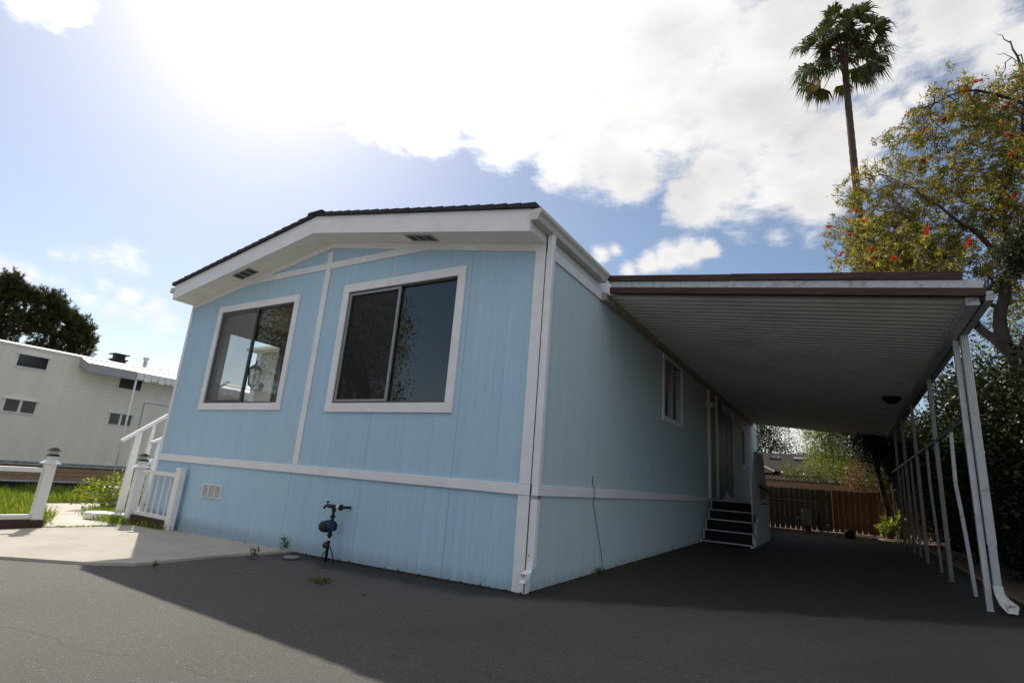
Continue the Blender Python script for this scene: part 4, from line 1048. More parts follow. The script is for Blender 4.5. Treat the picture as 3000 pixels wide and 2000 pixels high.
def build_rear():
    F = board_fence('wood_fence', 'weathered grey-brown wooden board fence at the end of the carport', -1.2, 2.13, 15.2, 1.41, m_fence_grey, .001)
    G = board_fence('wood_fence', 'newer reddish cedar board fence at the carport end, right of grey boards', 2.15, 7.5, 15.17, 1.42, m_fence_red, .001)
    MB().beam((3.17, 15.14, gz(3, 15)), (3.17, 15.14, 1.42), .03, .05, (1, 0, 0)).build('batten', m_fence_red, G)
    MB().box(1.78, 1.86, 15.15, 15.185, .1, 1.40).build('batten', m_fence_grey, F)
    # taller tan fence with a lattice top, further back
    T = thing('lattice_fence', 'tan panel fence with a lattice top behind the wooden board fences', 'fence', (1.5, 18, .1))
    MB().box(-3, 6.5, 18.0, 18.04, gz(1, 18), 1.69).build('panel', m_fence_tan, T)
    MB().box(-3, 6.5, 17.98, 18.06, 1.69, 1.73).box(-3, 1.75, 17.99, 18.05, 1.87, 1.90).build('cap', m_brown, T)
    k = MB(); x = -3.
    while x < 1.7:
        for s in (-1, 1):
            a = Vector((x + (0 if s > 0 else .15), 18.02 + .008 * s, 1.73)); b = a + Vector((.15 * s, 0, .145))
            k.beam(a, b, .012, .034, (0, 1, 0))
        x += .15
    k.build('lattice', m_brown, T)
    # neighbour's low house
    N = thing('bungalow', 'low brown-roofed neighbouring house beyond the rear fences', 'house', (-.5, 29, 0))
    MB().box(-6, 5, 26.6, 33, 0, 2.25).build('wall', m_white, N)  # white so the lattice holes look as bright as sunlit ground
    r = MB().add([(-7, 25.9, 2.2), (6, 25.9, 2.2), (5, 30.5, 3.62), (-6, 30.5, 3.62), (-7, 34, 2.2), (6, 34, 2.2)], [(0, 1, 2, 3), (3, 2, 5, 4), (1, 5, 2), (0, 3, 4)]).build('roof', m_roof, N)
    sk = MB()
    for x in (.2, -1.0):
        t0, t1 = .66, .74
        yy = lambda t: 25.9 + 4.6 * t; zz = lambda t: 2.2 + 1.42 * t + .03
        sk.hexa([(x, yy(t0), zz(t0)), (x + .5, yy(t0), zz(t0)), (x + .5, yy(t1), zz(t1)), (x, yy(t1), zz(t1)), (x, yy(t0), zz(t0) + .08), (x + .5, yy(t0), zz(t0) + .08), (x + .5, yy(t1), zz(t1) + .08), (x, yy(t1), zz(t1) + .08)])
    sk.build('skylight', m_darkglass, r)
    # gable in front with a pale bargeboard
    g = MB().prism([(-3.2, 2.15), (-.35, 2.25), (-1.75, 3.0)], 'y', 24.6, 24.7).build('gable', m_tan, N)
    MB().beam((-1.75, 24.55, 3.02), (-.33, 24.55, 2.32), .08, .26, (0, 1, 0)).beam((-1.75, 24.55, 3.02), (-3.2, 24.55, 2.32), .05, .14, (0, 1, 0)).build('bargeboard', m_white, N)
    MB().add([(-1.75, 24.5, 3.08), (-.25, 24.5, 2.33), (-.25, 27, 2.4), (-1.75, 29, 3.15), (-3.3, 24.5, 2.33), (-3.3, 27, 2.4)], [(0, 1, 2, 3), (4, 0, 3, 5)]).build('roof', m_roof, N)
    # utility box
    U = thing('utility_box', 'beige electrical pedestal on dark base in front of the grey board fence', 'utility box', (1.47, 14.85, .16))
    b = gz(1.47, 14.85)
    MB().box(1.36, 1.58, 14.75, 14.95, b + .16, .78).build('cabinet', m_ledger, U, .008)
    MB().box(1.40, 1.56, 14.78, 14.93, b, b + .16).build('base', m_black, U)
    MB().tube([(1.345, 14.8, b), (1.345, 14.8, .80)], .017, 8).build('conduit', m_white, U)
    # standpipe
    P = thing('standpipe', 'tangled grey pipe tap standing beside the beige pedestal', 'tap', (1.24, 14.75, .15))
    MB().tube([(1.22, 14.75, b), (1.22, 14.75, .50)], .014, 8).tube([(1.22, 14.75, .50), (1.30, 14.75, .52), (1.34, 14.75, .50)], .014, 8).build('pipe', m_galv, P)
    MB().lathe([(0, 0), (.045, 0), (.045, .015), (0, .018)], (1.22, 14.73, .53), 10, 'y').tube([(1.22, 14.75, .50), (1.15, 14.72, .48), (1.13, 14.72, .42)], .013, 8).build('tap', m_galv, P)
    P = thing('standpipe', 'short pale garden tap at the joint of grey and red fence boards', 'tap', (2.0, 14.7, .15))
    MB().tube([(2.0, 14.7, gz(2, 14.7)), (2.0, 14.7, .36)], .016, 8).build('pipe', m_stone, P)
    MB().lathe([(0, -.03), (.05, -.02), (.05, .03), (0, .04)], (2.0, 14.7, .38), 10).tube([(2.0, 14.7, .34), (1.94, 14.66, .33), (1.93, 14.66, .28)], .014, 8).build('tap', m_stone, P)
    # white pipe frame lying against the fence
    A = thing('pipe_frame', 'thin grey pipe frame standing before the weathered board fence', 'frame', (1.0, 14.9, .15))
    MB().tube([(.4, 14.95, gz(0, 15)), (.4, 14.95, 1.02), (1.75, 14.95, 1.02), (1.8, 14.95, .95), (1.8, 14.95, gz(1.8, 15))], .014, 8).build('frame', m_fence_grey, A)
    # black bag
    c = (2.55, 12.85); g = gz(*c)
    bm = bmesh.new(); bmesh.ops.create_icosphere(bm, subdivisions=4, radius=1)
    for v in bm.verts:
        n = v.co.copy()
        w = 1 + .10 * math.sin(5 * n.x + 3 * n.z) * math.cos(4 * n.y + 2 * n.z) + .05 * math.sin(13 * n.x + 7 * n.y) + .04 * math.sin(17 * n.z - 9 * n.x)
        v.co = Vector((n.x * .125 * w, n.y * .12 * w, (n.z * .155 * w if n.z > -.6 else -.6 * .155) + .09))
    me = bpy.data.meshes.new('bag'); bm.to_mesh(me); bm.free()
    me.polygons.foreach_set('use_smooth', [True] * len(me.polygons)); me.materials.append(m_black)
    o = bpy.data.objects.new('garbage_bag', me); COL.objects.link(o); o.location = (*c, g)
    tag(o, 'lumpy black plastic bag left where the carport paving ends', 'bag')
    # stones along the soil edge
    for i, (x, y, s, lab) in enumerate(((3.02, 12.95, .06, 'largest pale stone on the soil right of the black bag'), (3.16, 12.75, .035, 'small pale stone nearest the carport post on bare soil'), (2.2, 13.2, .05, 'flat reddish stone at paving edge left of black bag'), (1.75, 13.6, .045, 'flat pale stone under the short garden tap'))):
        bm = bmesh.new(); bmesh.ops.create_icosphere(bm, subdivisions=3, radius=1)
        for v in bm.verts:
            n = v.co.copy(); w = 1 + .18 * math.sin(3 * n.x + i) * math.cos(2.5 * n.y + n.z * 2)
            v.co = Vector((n.x * s * 1.4 * w, n.y * s * w, n.z * s * .6 * w + s * .3))
        me = bpy.data.meshes.new('rock'); bm.to_mesh(me); bm.free(); me.materials.append(m_stone)
        o = bpy.data.objects.new('stone', me); COL.objects.link(o); o.location = (x, y, gz(x, y)); o.rotation_euler.z = i * 1.3
        tag(o, lab, 'stone', 'stones on the soil strip')
    # unseen home added across the road to bounce sunlight onto the shaded front
    A = thing('bounce_home', 'unseen pale home added across the road to bounce sunlight onto the front', 'house', (-2, -24, -.2))
    MB().box(-14, 10, -32, -24, -.6, 3.0).build('wall', m_white, A)
    MB().prism([(-33, 2.95), (-23.3, 2.95), (-28, 4.0)], 'x', -14.5, 10.5).build('roof', m_roof, A)
    for x in (-10, -3, 5): MB().box(x, x + 1.8, -24.0, -23.96, .9, 2.1).build('window', m_darkglass, A)
    flat('bounce_pavement', [(-29, -23.5), (27, -23.5), (27, -12.5), (-29, -12.5)], .006, m_walk, kind='structure')  # unseen pale paving, added to bounce more sunlight back
    # low planter wall at the right edge
    w = thing('planter_bed', 'low timber-capped planter bed at the foot of the hedge', 'planter', (5, 2.4, .1))
    MB().box(3.95, 9.0, 2.10, 2.16, gz(5, 2), .36).build('side', m_fence_tan, w)
    MB().box(3.93, 9.0, 2.06, 2.22, .36, .41).build('cap', m_ledger, w)
    MB().box(3.93, 4.0, 2.22, 11.8, gz(4, 6) - .02, .20).build('side', m_fence_grey, w)
    # small sign in the leafy plant
    s = thing('plant_tag', 'little blank white garden tag on a stick by the leafy plant', 'tag', (3.33, 13.9, .2))
    MB().box(3.27, 3.40, 13.9, 13.91, .42, .50).build('plate', m_white, s)
    MB().tube([(3.335, 13.92, gz(3, 14)), (3.335, 13.92, .45)], .008, 6).build('stick', m_meter, s)


build_rear()


# ------------------------------------------------------------------ vegetation
def crown_points(ells, n, shell=.55):
    """points in ellipsoids (cx,cy,cz,rx,ry,rz), denser toward the outside; also the outward directions"""
    E = np.array(ells, float); vol = E[:, 3] * E[:, 4] * E[:, 5]
    idx = RNG.choice(len(E), n, p=vol / vol.sum())
    d = rand_dirs(n); r = RNG.uniform(shell ** 3, 1, n) ** (1 / 3)
    return E[idx, :3] + d * r[:, None] * E[idx, 3:], d


def clump_leaves(centers, per, spread, L, Wd, outward=None, up=.3, droop=0.):
    n = len(centers); c = np.repeat(centers, per, 0)
    sp = np.repeat(RNG.uniform(.6, 1.3, n), per)[:, None]
    off = RNG.normal(size=(n * per, 3)) * spread * sp
    d = rand_dirs(n * per, up)
    if outward is not None: d = d + np.repeat(outward, per, 0) * .6
    d[:, 2] -= droop
    ll = L * RNG.uniform(.6, 1.25, n * per); ww = Wd * RNG.uniform(.7, 1.2, n * per)
    return leaf_arrays(c + off, d, ll, ww)


def curve_pts(a, b, sag=0., n=6, jit=.06):
    a, b = np.array(a, float), np.array(b, float); L = np.linalg.norm(b - a)
    t = np.linspace(0, 1, n)[:, None]
    p = a + (b - a) * t; p[:, 2] += (sag * 4 * t * (1 - t))[:, 0]
    p[1:-1] += RNG.normal(size=(n - 2, 3)) * jit * L
    return [tuple(q) for q in p]


def joined(parts):
    vs = []; fs = []; o = 0
    for v, f in parts:
        vs.append(v); fs.append(f + o); o += len(v)
    return np.concatenate(vs), np.concatenate(fs)


def tree(name, label, cat, base, trunk, trunk_r, ells, m_leaf, m_bark_, clumps, per, spread, L, Wd, shell=.55, up=.3, droop=0., group=None, limbs=8):
    T = thing(name, label, cat, base, group)
    k = MB(); P = [Vector(p) for p in trunk]
    n = len(P); k.tube(P, [trunk_r * (1 - .5 * i / max(1, n - 1)) for i in range(n)], 10)
    E = np.array(ells, float)
    for i in range(limbs):
        e = E[i % len(E)]; tgt = e[:3] + rand_dirs(1)[0] * e[3:] * RNG.uniform(.3, .85)
        s = P[max(1, n - 1 - (i % 2))]
        pts = curve_pts(s, tgt, .1, 6); k.tube(pts, [trunk_r * .42 * (1 - .85 * j / 5) for j in range(6)], 6)
    k.build('trunk', m_bark_, T)
    c, d = crown_points(ells, clumps, shell)
    v, f = clump_leaves(c, per, spread, L, Wd, d, up, droop)
    np_mesh('crown', v, f, m_leaf, T)
    return T


def build_palm():
    bx, by = 3.75, 18.4
    g = gz(bx, by)
    top = Vector((3.61, 18.42, 19.6))
    T = thing('palm_tree', 'very tall fan palm with a slim trunk against white cloud', 'palm tree', (bx, by, g))
    pts = []; rad = []
    n = 90
    for i in range(n):
        t = i / (n - 1)
        x = bx + (top.x - bx) * t + .10 * math.sin(t * 5 + .4) * (1 - t); y = by + (top.y - by) * t
        pts.append((x, y, g + (top.z - g) * t))
        rad.append((.155 - .035 * t) * (1 + (.05 if i % 2 else -.03)) + (.06 * max(0, t - .96) / .04))
    MB().tube(pts, rad, 12).build('trunk', m_palmbark, T)
    fr = MB(); pet = MB(); dead = MB()
    # direction of each frond seen round the crown: azimuth, elevation, petiole, blade
    rnd = random.Random(5)
    F = []
    for i in range(52):
        az = i * 137.5 + rnd.uniform(-14, 14)
        el = 80 - 125 * (i / 51) ** .95 + rnd.uniform(-9, 9)
        F.append((az, el, rnd.uniform(.80, 1.62) * (1. if el < 45 else .75), rnd.uniform(.72, 1.10), rnd.random()))
    for i in range(16):
        F.append((i * 137.5 + 40, rnd.uniform(5, 65), rnd.uniform(.35, .7), rnd.uniform(.7, .95), 0.))
    for az, el, pl, bl, q in F:
        a, e = R(az), R(el)
        d = Vector((math.cos(a) * math.cos(e), math.sin(a) * math.cos(e), math.sin(e)))
        o = top + Vector((0, 0, .1 * (el / 80)))
        droop = Vector((0, 0, -1))
        mid = o + d * pl * .6; d2 = (d + droop * .22).normalized(); tip = mid + d2 * pl * .5
        pet.tube([o, mid, tip], [.028, .02, .014], 5)
        side = d2.cross(Vector((0, 0, 1)))
        side = side.normalized() if side.length > .05 else Vector((1, 0, 0))
        nrm = side.cross(d2).normalized()
        roll = rnd.uniform(-.5, .5); s_ = side * math.cos(roll) + nrm * math.sin(roll); n_ = s_.cross(d2).normalized()
        tgt = dead if (el < -30 and q > .72) else fr
        N = 22
        for j in range(N):
            u = (j / (N - 1) - .5) * 2; th = u * R(78)
            dd = (d2 * math.cos(th) + s_ * math.sin(th)).normalized()
            ln = bl * (1 - .28 * abs(u) ** 1.5) * rnd.uniform(.88, 1.1)
            w = .032
            sd = dd.cross(n_).normalized()
            p0 = tip; fold = n_ * (.10 * (abs(u)))
            p1 = tip + dd * ln * rnd.uniform(.48, .66) + fold * ln; p2 = p1 + (dd * .55 + droop * rnd.uniform(.3, 1.7)).normalized() * ln * rnd.uniform(.34, .75)
            b = len(tgt.v)
            tgt.add([p0, p1 + sd * w, p1 - sd * w, p2], [(0, 1, 2), (1, 3, 2)])
    pet.build('petioles', m_palmbark, T)
    fr.build('crown', m_palm, T)
    dead.build('dead_fronds', m_palmdead, T)


def build_bottlebrush():
    T = thing('bottlebrush_tree', 'tall bottlebrush tree with red brush flowers over the right end of the carport roof', 'tree', (5.9, 7.7, .15))
    k = MB()
    limbs = [([(6.0, 7.6, .1), (5.78, 7.75, 1.2), (5.56, 7.9, 2.2), (5.47, 8.0, 2.97), (5.36, 8.13, 3.63)], .34, .23),
             ([(5.36, 8.13, 3.60), (5.14, 8.18, 4.05), (4.84, 8.33, 4.47), (4.62, 8.27, 5.37), (4.5, 8.19, 5.76), (4.2, 8.13, 6.46), (3.86, 8.07, 6.98)], .11, .02),
             ([(5.14, 8.18, 4.05), (5.2, 8.26, 4.71), (5.47, 8.31, 5.55), (5.48, 8.41, 6.3), (5.5, 8.4, 7.18), (5.9, 8.31, 8.16), (6.04, 8.16, 8.95), (6.01, 7.97, 9.69), (5.93, 7.99, 10.31)], .12, .012),
             ([(5.36, 8.13, 3.63), (5.63, 8.06, 4.32), (5.78, 7.82, 5.25), (6.1, 7.8, 6.4), (6.5, 8.0, 7.5)], .18, .04),
             ([(5.4, 8.32, 5.6), (5.06, 8.19, 6.28), (4.72, 8.05, 6.59), (4.34, 7.91, 7.04), (3.95, 7.86, 7.48)], .055, .012),
             ([(4.84, 8.33, 4.47), (4.27, 7.92, 5.5), (3.53, 7.6, 6.06), (2.97, 7.44, 6.31)], .08, .015),
             ([(6.04, 8.16, 8.95), (5.34, 8.13, 9.48), (4.87, 8.02, 9.42), (4.53, 8.08, 9.32)], .035, .008),
             ([(5.2, 8.26, 4.71), (5.05, 8.2, 5.0), (5.1, 8.15, 5.4)], .05, .02),
             ([(5.93, 7.99, 10.31), (5.74, 8.04, 10.61)], .012, .004), ([(6.01, 7.97, 9.69), (5.85, 8.01, 10.03), (5.7, 8.0, 10.1)], .010, .004)]
    joints = []
    for P, r0, r1 in limbs:
        Q = []
        for a, b in zip(P, P[1:]):
            a, b = np.array(a), np.array(b)
            for t in (0, .33, .66): Q.append(a + (b - a) * t + RNG.normal(size=3) * .018)
        Q.append(np.array(P[-1])); m = len(Q)
        k.tube([tuple(q) for q in Q], [r0 + (r1 - r0) * (i / (m - 1)) ** .8 for i in range(m)], 9)
        joints += [q for q in Q[m // 3:] if q[2] > 4.4]
    k.build('trunk', m_bark, T)
    cl = np.array([(3.15,8.7,6.85),(3.45,8.8,7.4),(3.77,8.89,8.25),(4.44,8.81,8.89),(5.07,8.7,9.3),(5.62,8.58,9.3),(5.98,8.49,8.97),(3.66,8.9,6.76),(4.31,8.82,7.42),(4.94,8.72,8.04),(5.49,8.61,8.23),(5.84,8.53,7.7),(4.22,8.84,6.32),(4.79,8.75,6.5),(5.36,8.64,6.95),(5.72,8.56,6.61),(3.5,8.8,6.32),(3.96,8.87,6.06),(4.73,8.76,5.83),(5.56,8.59,5.5),(6.07,8.47,6.86),(6.04,8.47,5.6),(6.28,8.41,8.27),(3.30,8.3,6.2),(3.6,8.2,5.8),(4.1,8.2,5.5),(6.8,8.2,7.2),(6.9,8.2,6.2)])
    joints = np.array(joints)
    tw = MB(); bases = []; dirs = []; fl = []
    tufts = []
    for c in cl:
        for b in range(16):
            tgt = c + RNG.normal(size=3) * (.36, .55, .33)
            j = joints[np.argmin(np.linalg.norm(joints - tgt, axis=1) + RNG.uniform(0, .5, len(joints)))]
            pts = curve_pts(j, tgt, .14, 5, .05)
            if b % 2 == 0: tw.tube(pts, [.016, .012, .009, .006, .004], 4, cap=False)
            for s in range(5):
                # a short twig that droops, with a tuft of narrow leaves at its end
                q = tgt + RNG.normal(size=3) * .16; dd = rand_dirs(1, .3)[0]; ln = RNG.uniform(.18, .45)
                e = q + dd * ln + np.array([0, 0, -.22 * ln])
                tw.tube([tuple(q), tuple((q + e) / 2 + dd * .03), tuple(e)], [.0045, .004, .003], 3, cap=False)
                tufts.append((e, dd)); tufts.append(((q + e) / 2, dd))
    tw.build('branches', m_twig, T)
    E = np.array([t[0] for t in tufts]); D = np.array([t[1] for t in tufts])
    per = 15; n = len(E)
    base = np.repeat(E, per, 0) + RNG.normal(size=(n * per, 3)) * .03 - np.repeat(D, per, 0) * RNG.uniform(0, .10, (n * per, 1))
    dr = np.repeat(D, per, 0) * .6 + rand_dirs(n * per, .0)
    v, f = leaf_arrays(base, dr, RNG.uniform(.065, .125, n * per), RNG.uniform(.016, .028, n * per), .2)
    np_mesh('crown', v, f, m_bottle, T)
    # red brushes: cylinders of fine bristles
    wgt = np.exp(-2.2 * (E[:, 1] - E[:, 1].min())) + .02
    sel = RNG.choice(n, 55, replace=False, p=wgt / wgt.sum()); vs = []
    for i in sel:
        c, d = E[i], D[i] + np.array([0, 0, -.4]); d = d / np.linalg.norm(d); L = RNG.uniform(.10, .20); m = 150
        t = RNG.uniform(0, 1, m)[:, None]; r = rand_dirs(m); r -= (r @ d)[:, None] * d
        vs.append(leaf_arrays(c + d * t * L, r + d * .2, RNG.uniform(.028, .045, m), np.full(m, .011)))
    v, f = joined(vs)
    np_mesh('flowers', v, f, m_red, T)


def build_pine():
    T = thing('pine_tree', 'dark bushy pine tree rising behind the cream trailer home', 'pine tree', (-26.6, 2.6, -.5))
    MB().tube([(-26.8, 2.2, -.5), (-26.7, 2.3, 2), (-26.6, 2.5, 5), (-26.6, 2.6, 6.8)], [.28, .24, .16, .05], 10).build('trunk', m_bark, T)
    lobes = [(-26.7, 2.2, 6.3, .9, .8, .7), (-26.6, 2.5, 7.0, .35, .28, .45), (-26.45, 3.2, 6.6, .7, .5, .42), (-26.3, 3.85, 6.5, .6, .42, .50), (-26.1, 4.4, 6.1, .6, .45, .40), (-25.95, 4.9, 5.75, .5, .42, .36), (-25.85, 5.2, 5.15, .5, .38, .42), (-26.3, 3.7, 5.6, .8, .7, .55), (-26.4, 3.0, 5.4, .9, .8, .7), (-26.6, 2.2, 5.2, .9, .9, .8), (-26.1, 4.6, 5.1, .7, .6, .45), (-26.6, 1.2, 5.8, .9, .8, 1.), (-26.2, 4.1, 4.4, .8, .9, .5), (-26.6, .4, 5.2, .9, .8, 1.1), (-26.1, 5.2, 4.3, .7, .5, .5), (-26.5, 2.5, 4.2, .9, 1.2, .7)]
    br = MB()
    vs = []
    for e in lobes:
        e = np.array(e); br.tube(curve_pts((-26.6, 2.5, e[2] - .8), e[:3], .0, 5, .04), [.09, .07, .05, .04, .02], 5)
        m = 105
        d = rand_dirs(m, .35); r = RNG.uniform(.25, 1.08, m)[:, None]
        st = e[:3] + d * r * e[3:]
        ax = d * .6 + np.array([0, .05, .75]); ax /= np.linalg.norm(ax, axis=1, keepdims=True)
        for s, a in zip(st, ax):
            L = RNG.uniform(.18, .50); q = 60; t = RNG.uniform(0, 1, q)[:, None]
            rd = rand_dirs(q); rd -= (rd @ a)[:, None] * a
            vs.append(leaf_arrays(s + a * t * L, rd + a * .8, RNG.uniform(.10, .19, q), np.full(q, .026), .05))
    br.build('branches', m_bark, T)
    v, f = joined(vs)
    np_mesh('crown', v, f, m_pine, T)


def shrub(name, label, cat, base, ells, m, clumps, per, spread, L, Wd, stems=5, group=None, extra=None, shell=.5, up=.3):
    T = thing(name, label, cat, base, group)
    k = MB(); E = np.array(ells, float)
    for i in range(stems):
        e = E[i % len(E)]; tgt = e[:3] + rand_dirs(1)[0] * e[3:] * .6
        s = np.array(base) + np.array([RNG.uniform(-.1, .1), RNG.uniform(-.1, .1), -.03])
        r = .006 + .012 * e[5]
        k.tube(curve_pts(s, tgt, .0, 6, .04), [r, r * .9, r * .8, r * .6, r * .5, r * .3], 6)
    k.build('stem', m_bark, T)
    c, d = crown_points(ells, clumps, shell)
    v, f = clump_leaves(c, per, spread, L, Wd, d, up)
    np_mesh('foliage', v, f, m, T)
    if extra:
        nm, mm, cnt, sz = extra
        c2, d2 = crown_points(ells, cnt, .9)
        v, f = clump_leaves(c2, 9, sz * .3, sz, sz * .7, d2, .6)
        np_mesh(nm, v, f, mm, T)
    return T


def build_vegetation():
    build_palm(); build_bottlebrush(); build_pine()
    # hedge along the carport: four dense shrubs grown together
    H = [((5.2, 3.6, .1), [(5.35, 3.4, 1.2, .85, 1.4, 1.25), (5.9, 3.0, 2.0, .8, 1.2, .9)], 'dense dark shrub nearest the road beside the first carport post'),
         ((5.2, 6.2, .1), [(5.2, 6.2, 1.2, .9, 1.5, 1.3), (5.3, 6.5, 2.35, .75, 1.2, .75), (5.6, 7.2, 3.1, .7, .8, .6), (4.55, 7.3, 3.05, .40, .8, .55), (4.35, 6.6, 2.7, .35, .6, .4)], 'tall dark shrub behind second and third carport posts'),
         ((5.1, 9.2, .15), [(5.0, 9.2, 1.3, .85, 1.7, 1.4), (5.0, 9.3, 2.5, .7, 1.3, .7), (5.6, 9.0, 3.2, .8, 1.2, .8), (4.5, 8.8, 3.2, .5, .9, .5)], 'dark shrub between third and fifth carport posts, lit on top'),
         ((4.9, 12.2, .2), [(4.9, 12.2, 1.5, .8, 1.6, 1.5), (4.6, 12.8, 2.8, .8, 1.2, .7)], 'dark shrub by the last carport posts')]
    for b, e, lab in H:
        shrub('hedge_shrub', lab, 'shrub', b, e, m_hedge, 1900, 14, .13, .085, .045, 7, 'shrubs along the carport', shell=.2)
    # light loose tree right behind the hedge, filling the gap under the bottlebrush
    tree('background_tree', 'pale loose tree in the gap between hedge and bottlebrush trunk', 'tree', (9.5, 15, .3), [(9.5, 15, .3), (9.4, 15, 2), (9.2, 15, 3.5)], .18,
         [(8.8, 14.5, 4.4, 2.2, 2., 1.7), (7.3, 13.5, 4.6, 1.3, 1.4, 1.5), (9.8, 14, 6.4, 1.8, 1.6, 1.6), (7.6, 13.0, 2.8, 1.8, 1.6, 1.5), (6.6, 12.6, 5.6, 1.1, 1.1, 1.0)], m_bamboo, m_bark, 900, 13, .20, .11, .030, .2)
    tree('background_tree', 'leafy sunlit tree rising behind the hedge below the bottlebrush limbs', 'tree', (6.0, 11.3, .2), [(6.0, 11.3, .2), (5.9, 11.3, 1.6), (5.8, 11.2, 2.8)], .12,
         [(5.15, 11.3, 3.7, .65, .9, .75), (5.6, 11.2, 4.7, .75, .9, .7), (5.95, 11.1, 3.8, .8, .9, .9), (6.0, 11.0, 2.7, .9, 1., .9), (6.3, 11.0, 5.2, .8, .9, .8), (5.0, 11.8, 2.9, .6, 1., .6)], m_broad, m_bark, 620, 13, .12, .09, .036, .25)
    # dark conifer at the right edge
    T = thing('conifer', 'dark conifer branch tuft in front of the bottlebrush at right', 'conifer', (5.6, 4.2, .1))
    MB().tube([(5.9, 4.2, .1), (5.75, 4.2, 2.5), (5.4, 4.22, 3.7), (4.75, 4.2, 4.3)], [.12, .10, .07, .02], 8).tube([(5.75, 4.2, 2.5), (5.7, 4.2, 4.6), (5.6, 4.2, 6.2)], [.09, .06, .02], 8).build('trunk', m_bark, T)
    c, d = crown_points([(4.66, 4.2, 4.27, .24, .28, .26), (4.95, 4.2, 4.5, .3, .3, .3)], 420, .3)
    v, f = clump_leaves(c, 36, .045, .06, .02, d, .5); np_mesh('crown', v, f, m_conifer, T)
    # two slim ivy-clad trunks at the rear right with a dark overhanging crown
    for (x, y, r, lx, lab) in ((3.50, 14.45, .07, -.12, 'left of two slim shaggy trunks at the end of the carport'), (3.78, 14.6, .06, -.1, 'right of two slim shaggy trunks at the end of the carport')):
        g = gz(x, y)
        T = thing('slim_tree', lab, 'tree', (x, y, g), 'slim trees at the rear')
        MB().tube([(x, y, g), (x + .02, y, .8), (x + lx, y + .02, 1.7), (x + lx * 1.8, y + .05, 2.6), (x + lx, y, 3.6)], [r * 1.2, r, r * .95, r * .8, r * .5], 9).build('trunk', m_bark, T)
        c, d = crown_points([(x + .1, y + .1, 2.9, .75, .6, .75), (x - .35, y - .1, 2.6, .45, .5, .4), (x + .5, y - .4, 2.1, .5, .6, .6)], 520, .2)
        v, f = clump_leaves(c, 13, .10, .09, .045, d, .2); np_mesh('crown', v, f, m_hedge, T)
        t = RNG.uniform(0, 1, 160); c = np.stack([x + lx * t * .9, np.full(160, y - .04), g + t * 1.9], 1) + RNG.normal(size=(160, 3)) * .05
        v, f = clump_leaves(c, 4, .03, .05, .02, None, .3); np_mesh('ivy', v, f, m_drybrown, T)
    # leafy young plant at the foot of the trunks
    shrub('leafy_plant', 'bright green big-leaved young plant beside the slim trunks', 'plant', (3.42, 13.9, .2), [(3.42, 13.9, .52, .22, .2, .14), (3.6, 13.9, .68, .14, .14, .1)], m_bamboo, 24, 6, .06, .17, .06, 4)
    # rear garden
    tree('bamboo_clump', 'light green feathery tree arching over the rear fence', 'tree', (2.2, 20.6, .2), [(2.3, 20.6, .2), (2.2, 20.5, 2), (2.1, 20.4, 3.6)], .10,
         [(1.75, 20, 3.4, .75, .8, .8), (2.4, 20, 4.1, 1.2, .9, 1.1), (1.5, 20.2, 4.6, .6, .7, .7), (2.1, 19.6, 2.7, .9, .8, .6), (2.9, 20, 3.1, .9, .8, .8)], m_bamboo, m_bark, 1100, 13, .13, .12, .030, .2, .0, .35)
    shrub('garden_shrub', 'glossy sunlit shrub spilling over the lattice fence top', 'shrub', (1.6, 18.6, .2), [(1.3, 18.5, 1.95, .75, .4, .28), (2.2, 18.4, 2.1, .7, .4, .35), (.75, 18.5, 2.05, .25, .3, .28), (2.9, 18.3, 1.9, .6, .4, .4)], m_gloss, 330, 9, .09, .085, .04, 6)
    shrub('garden_shrub', 'pinkish brown flowering shrub hanging over the red fence', 'shrub', (3.1, 16.2, .2), [(2.95, 16.0, 1.95, .42, .4, .5), (2.75, 16, 1.6, .25, .3, .35), (3.2, 16, 2.4, .4, .4, .4)], m_pinkleaf, 300, 12, .08, .06, .028, 6, None, ('flowers', m_pinkfl, 14, .06))
    shrub('garden_shrub', 'yellow-green leafy shrub between pink shrub and slim trunks', 'shrub', (3.5, 15.7, .2), [(3.4, 15.7, 1.75, .38, .3, .36), (3.75, 15.6, 1.6, .3, .3, .4)], m_gloss, 180, 9, .07, .07, .034, 5)
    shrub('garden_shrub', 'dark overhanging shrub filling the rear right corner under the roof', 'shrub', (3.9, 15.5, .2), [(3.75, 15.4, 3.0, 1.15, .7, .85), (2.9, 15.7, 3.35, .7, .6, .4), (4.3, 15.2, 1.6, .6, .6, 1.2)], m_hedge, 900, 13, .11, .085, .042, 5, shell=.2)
    tree('background_tree', 'dark leafy tree beside the house end, far beyond the bungalow', 'tree', (-1.6, 34, .2), [(-1.6, 34, .2), (-1.5, 34, 3)], .2, [(-1.7, 34, 4.6, 1.5, 1.4, 1.5), (-.6, 34, 3.8, .9, 1, .8), (-2.4, 34, 5.2, 1.6, 1.5, 1.5)], m_broad, m_bark, 420, 14, .20, .16, .08, .3)
    tree('background_tree', 'small round distant tree peeking over the bungalow ridge', 'tree', (1.0, 40, .2), [(1.0, 40, .2), (1.0, 40, 3)], .15, [(.75, 40, 4.0, .75, .8, .8), (1.25, 40, 3.8, .6, .8, .6)], m_broad, m_bark, 200, 12, .16, .13, .06, .3)
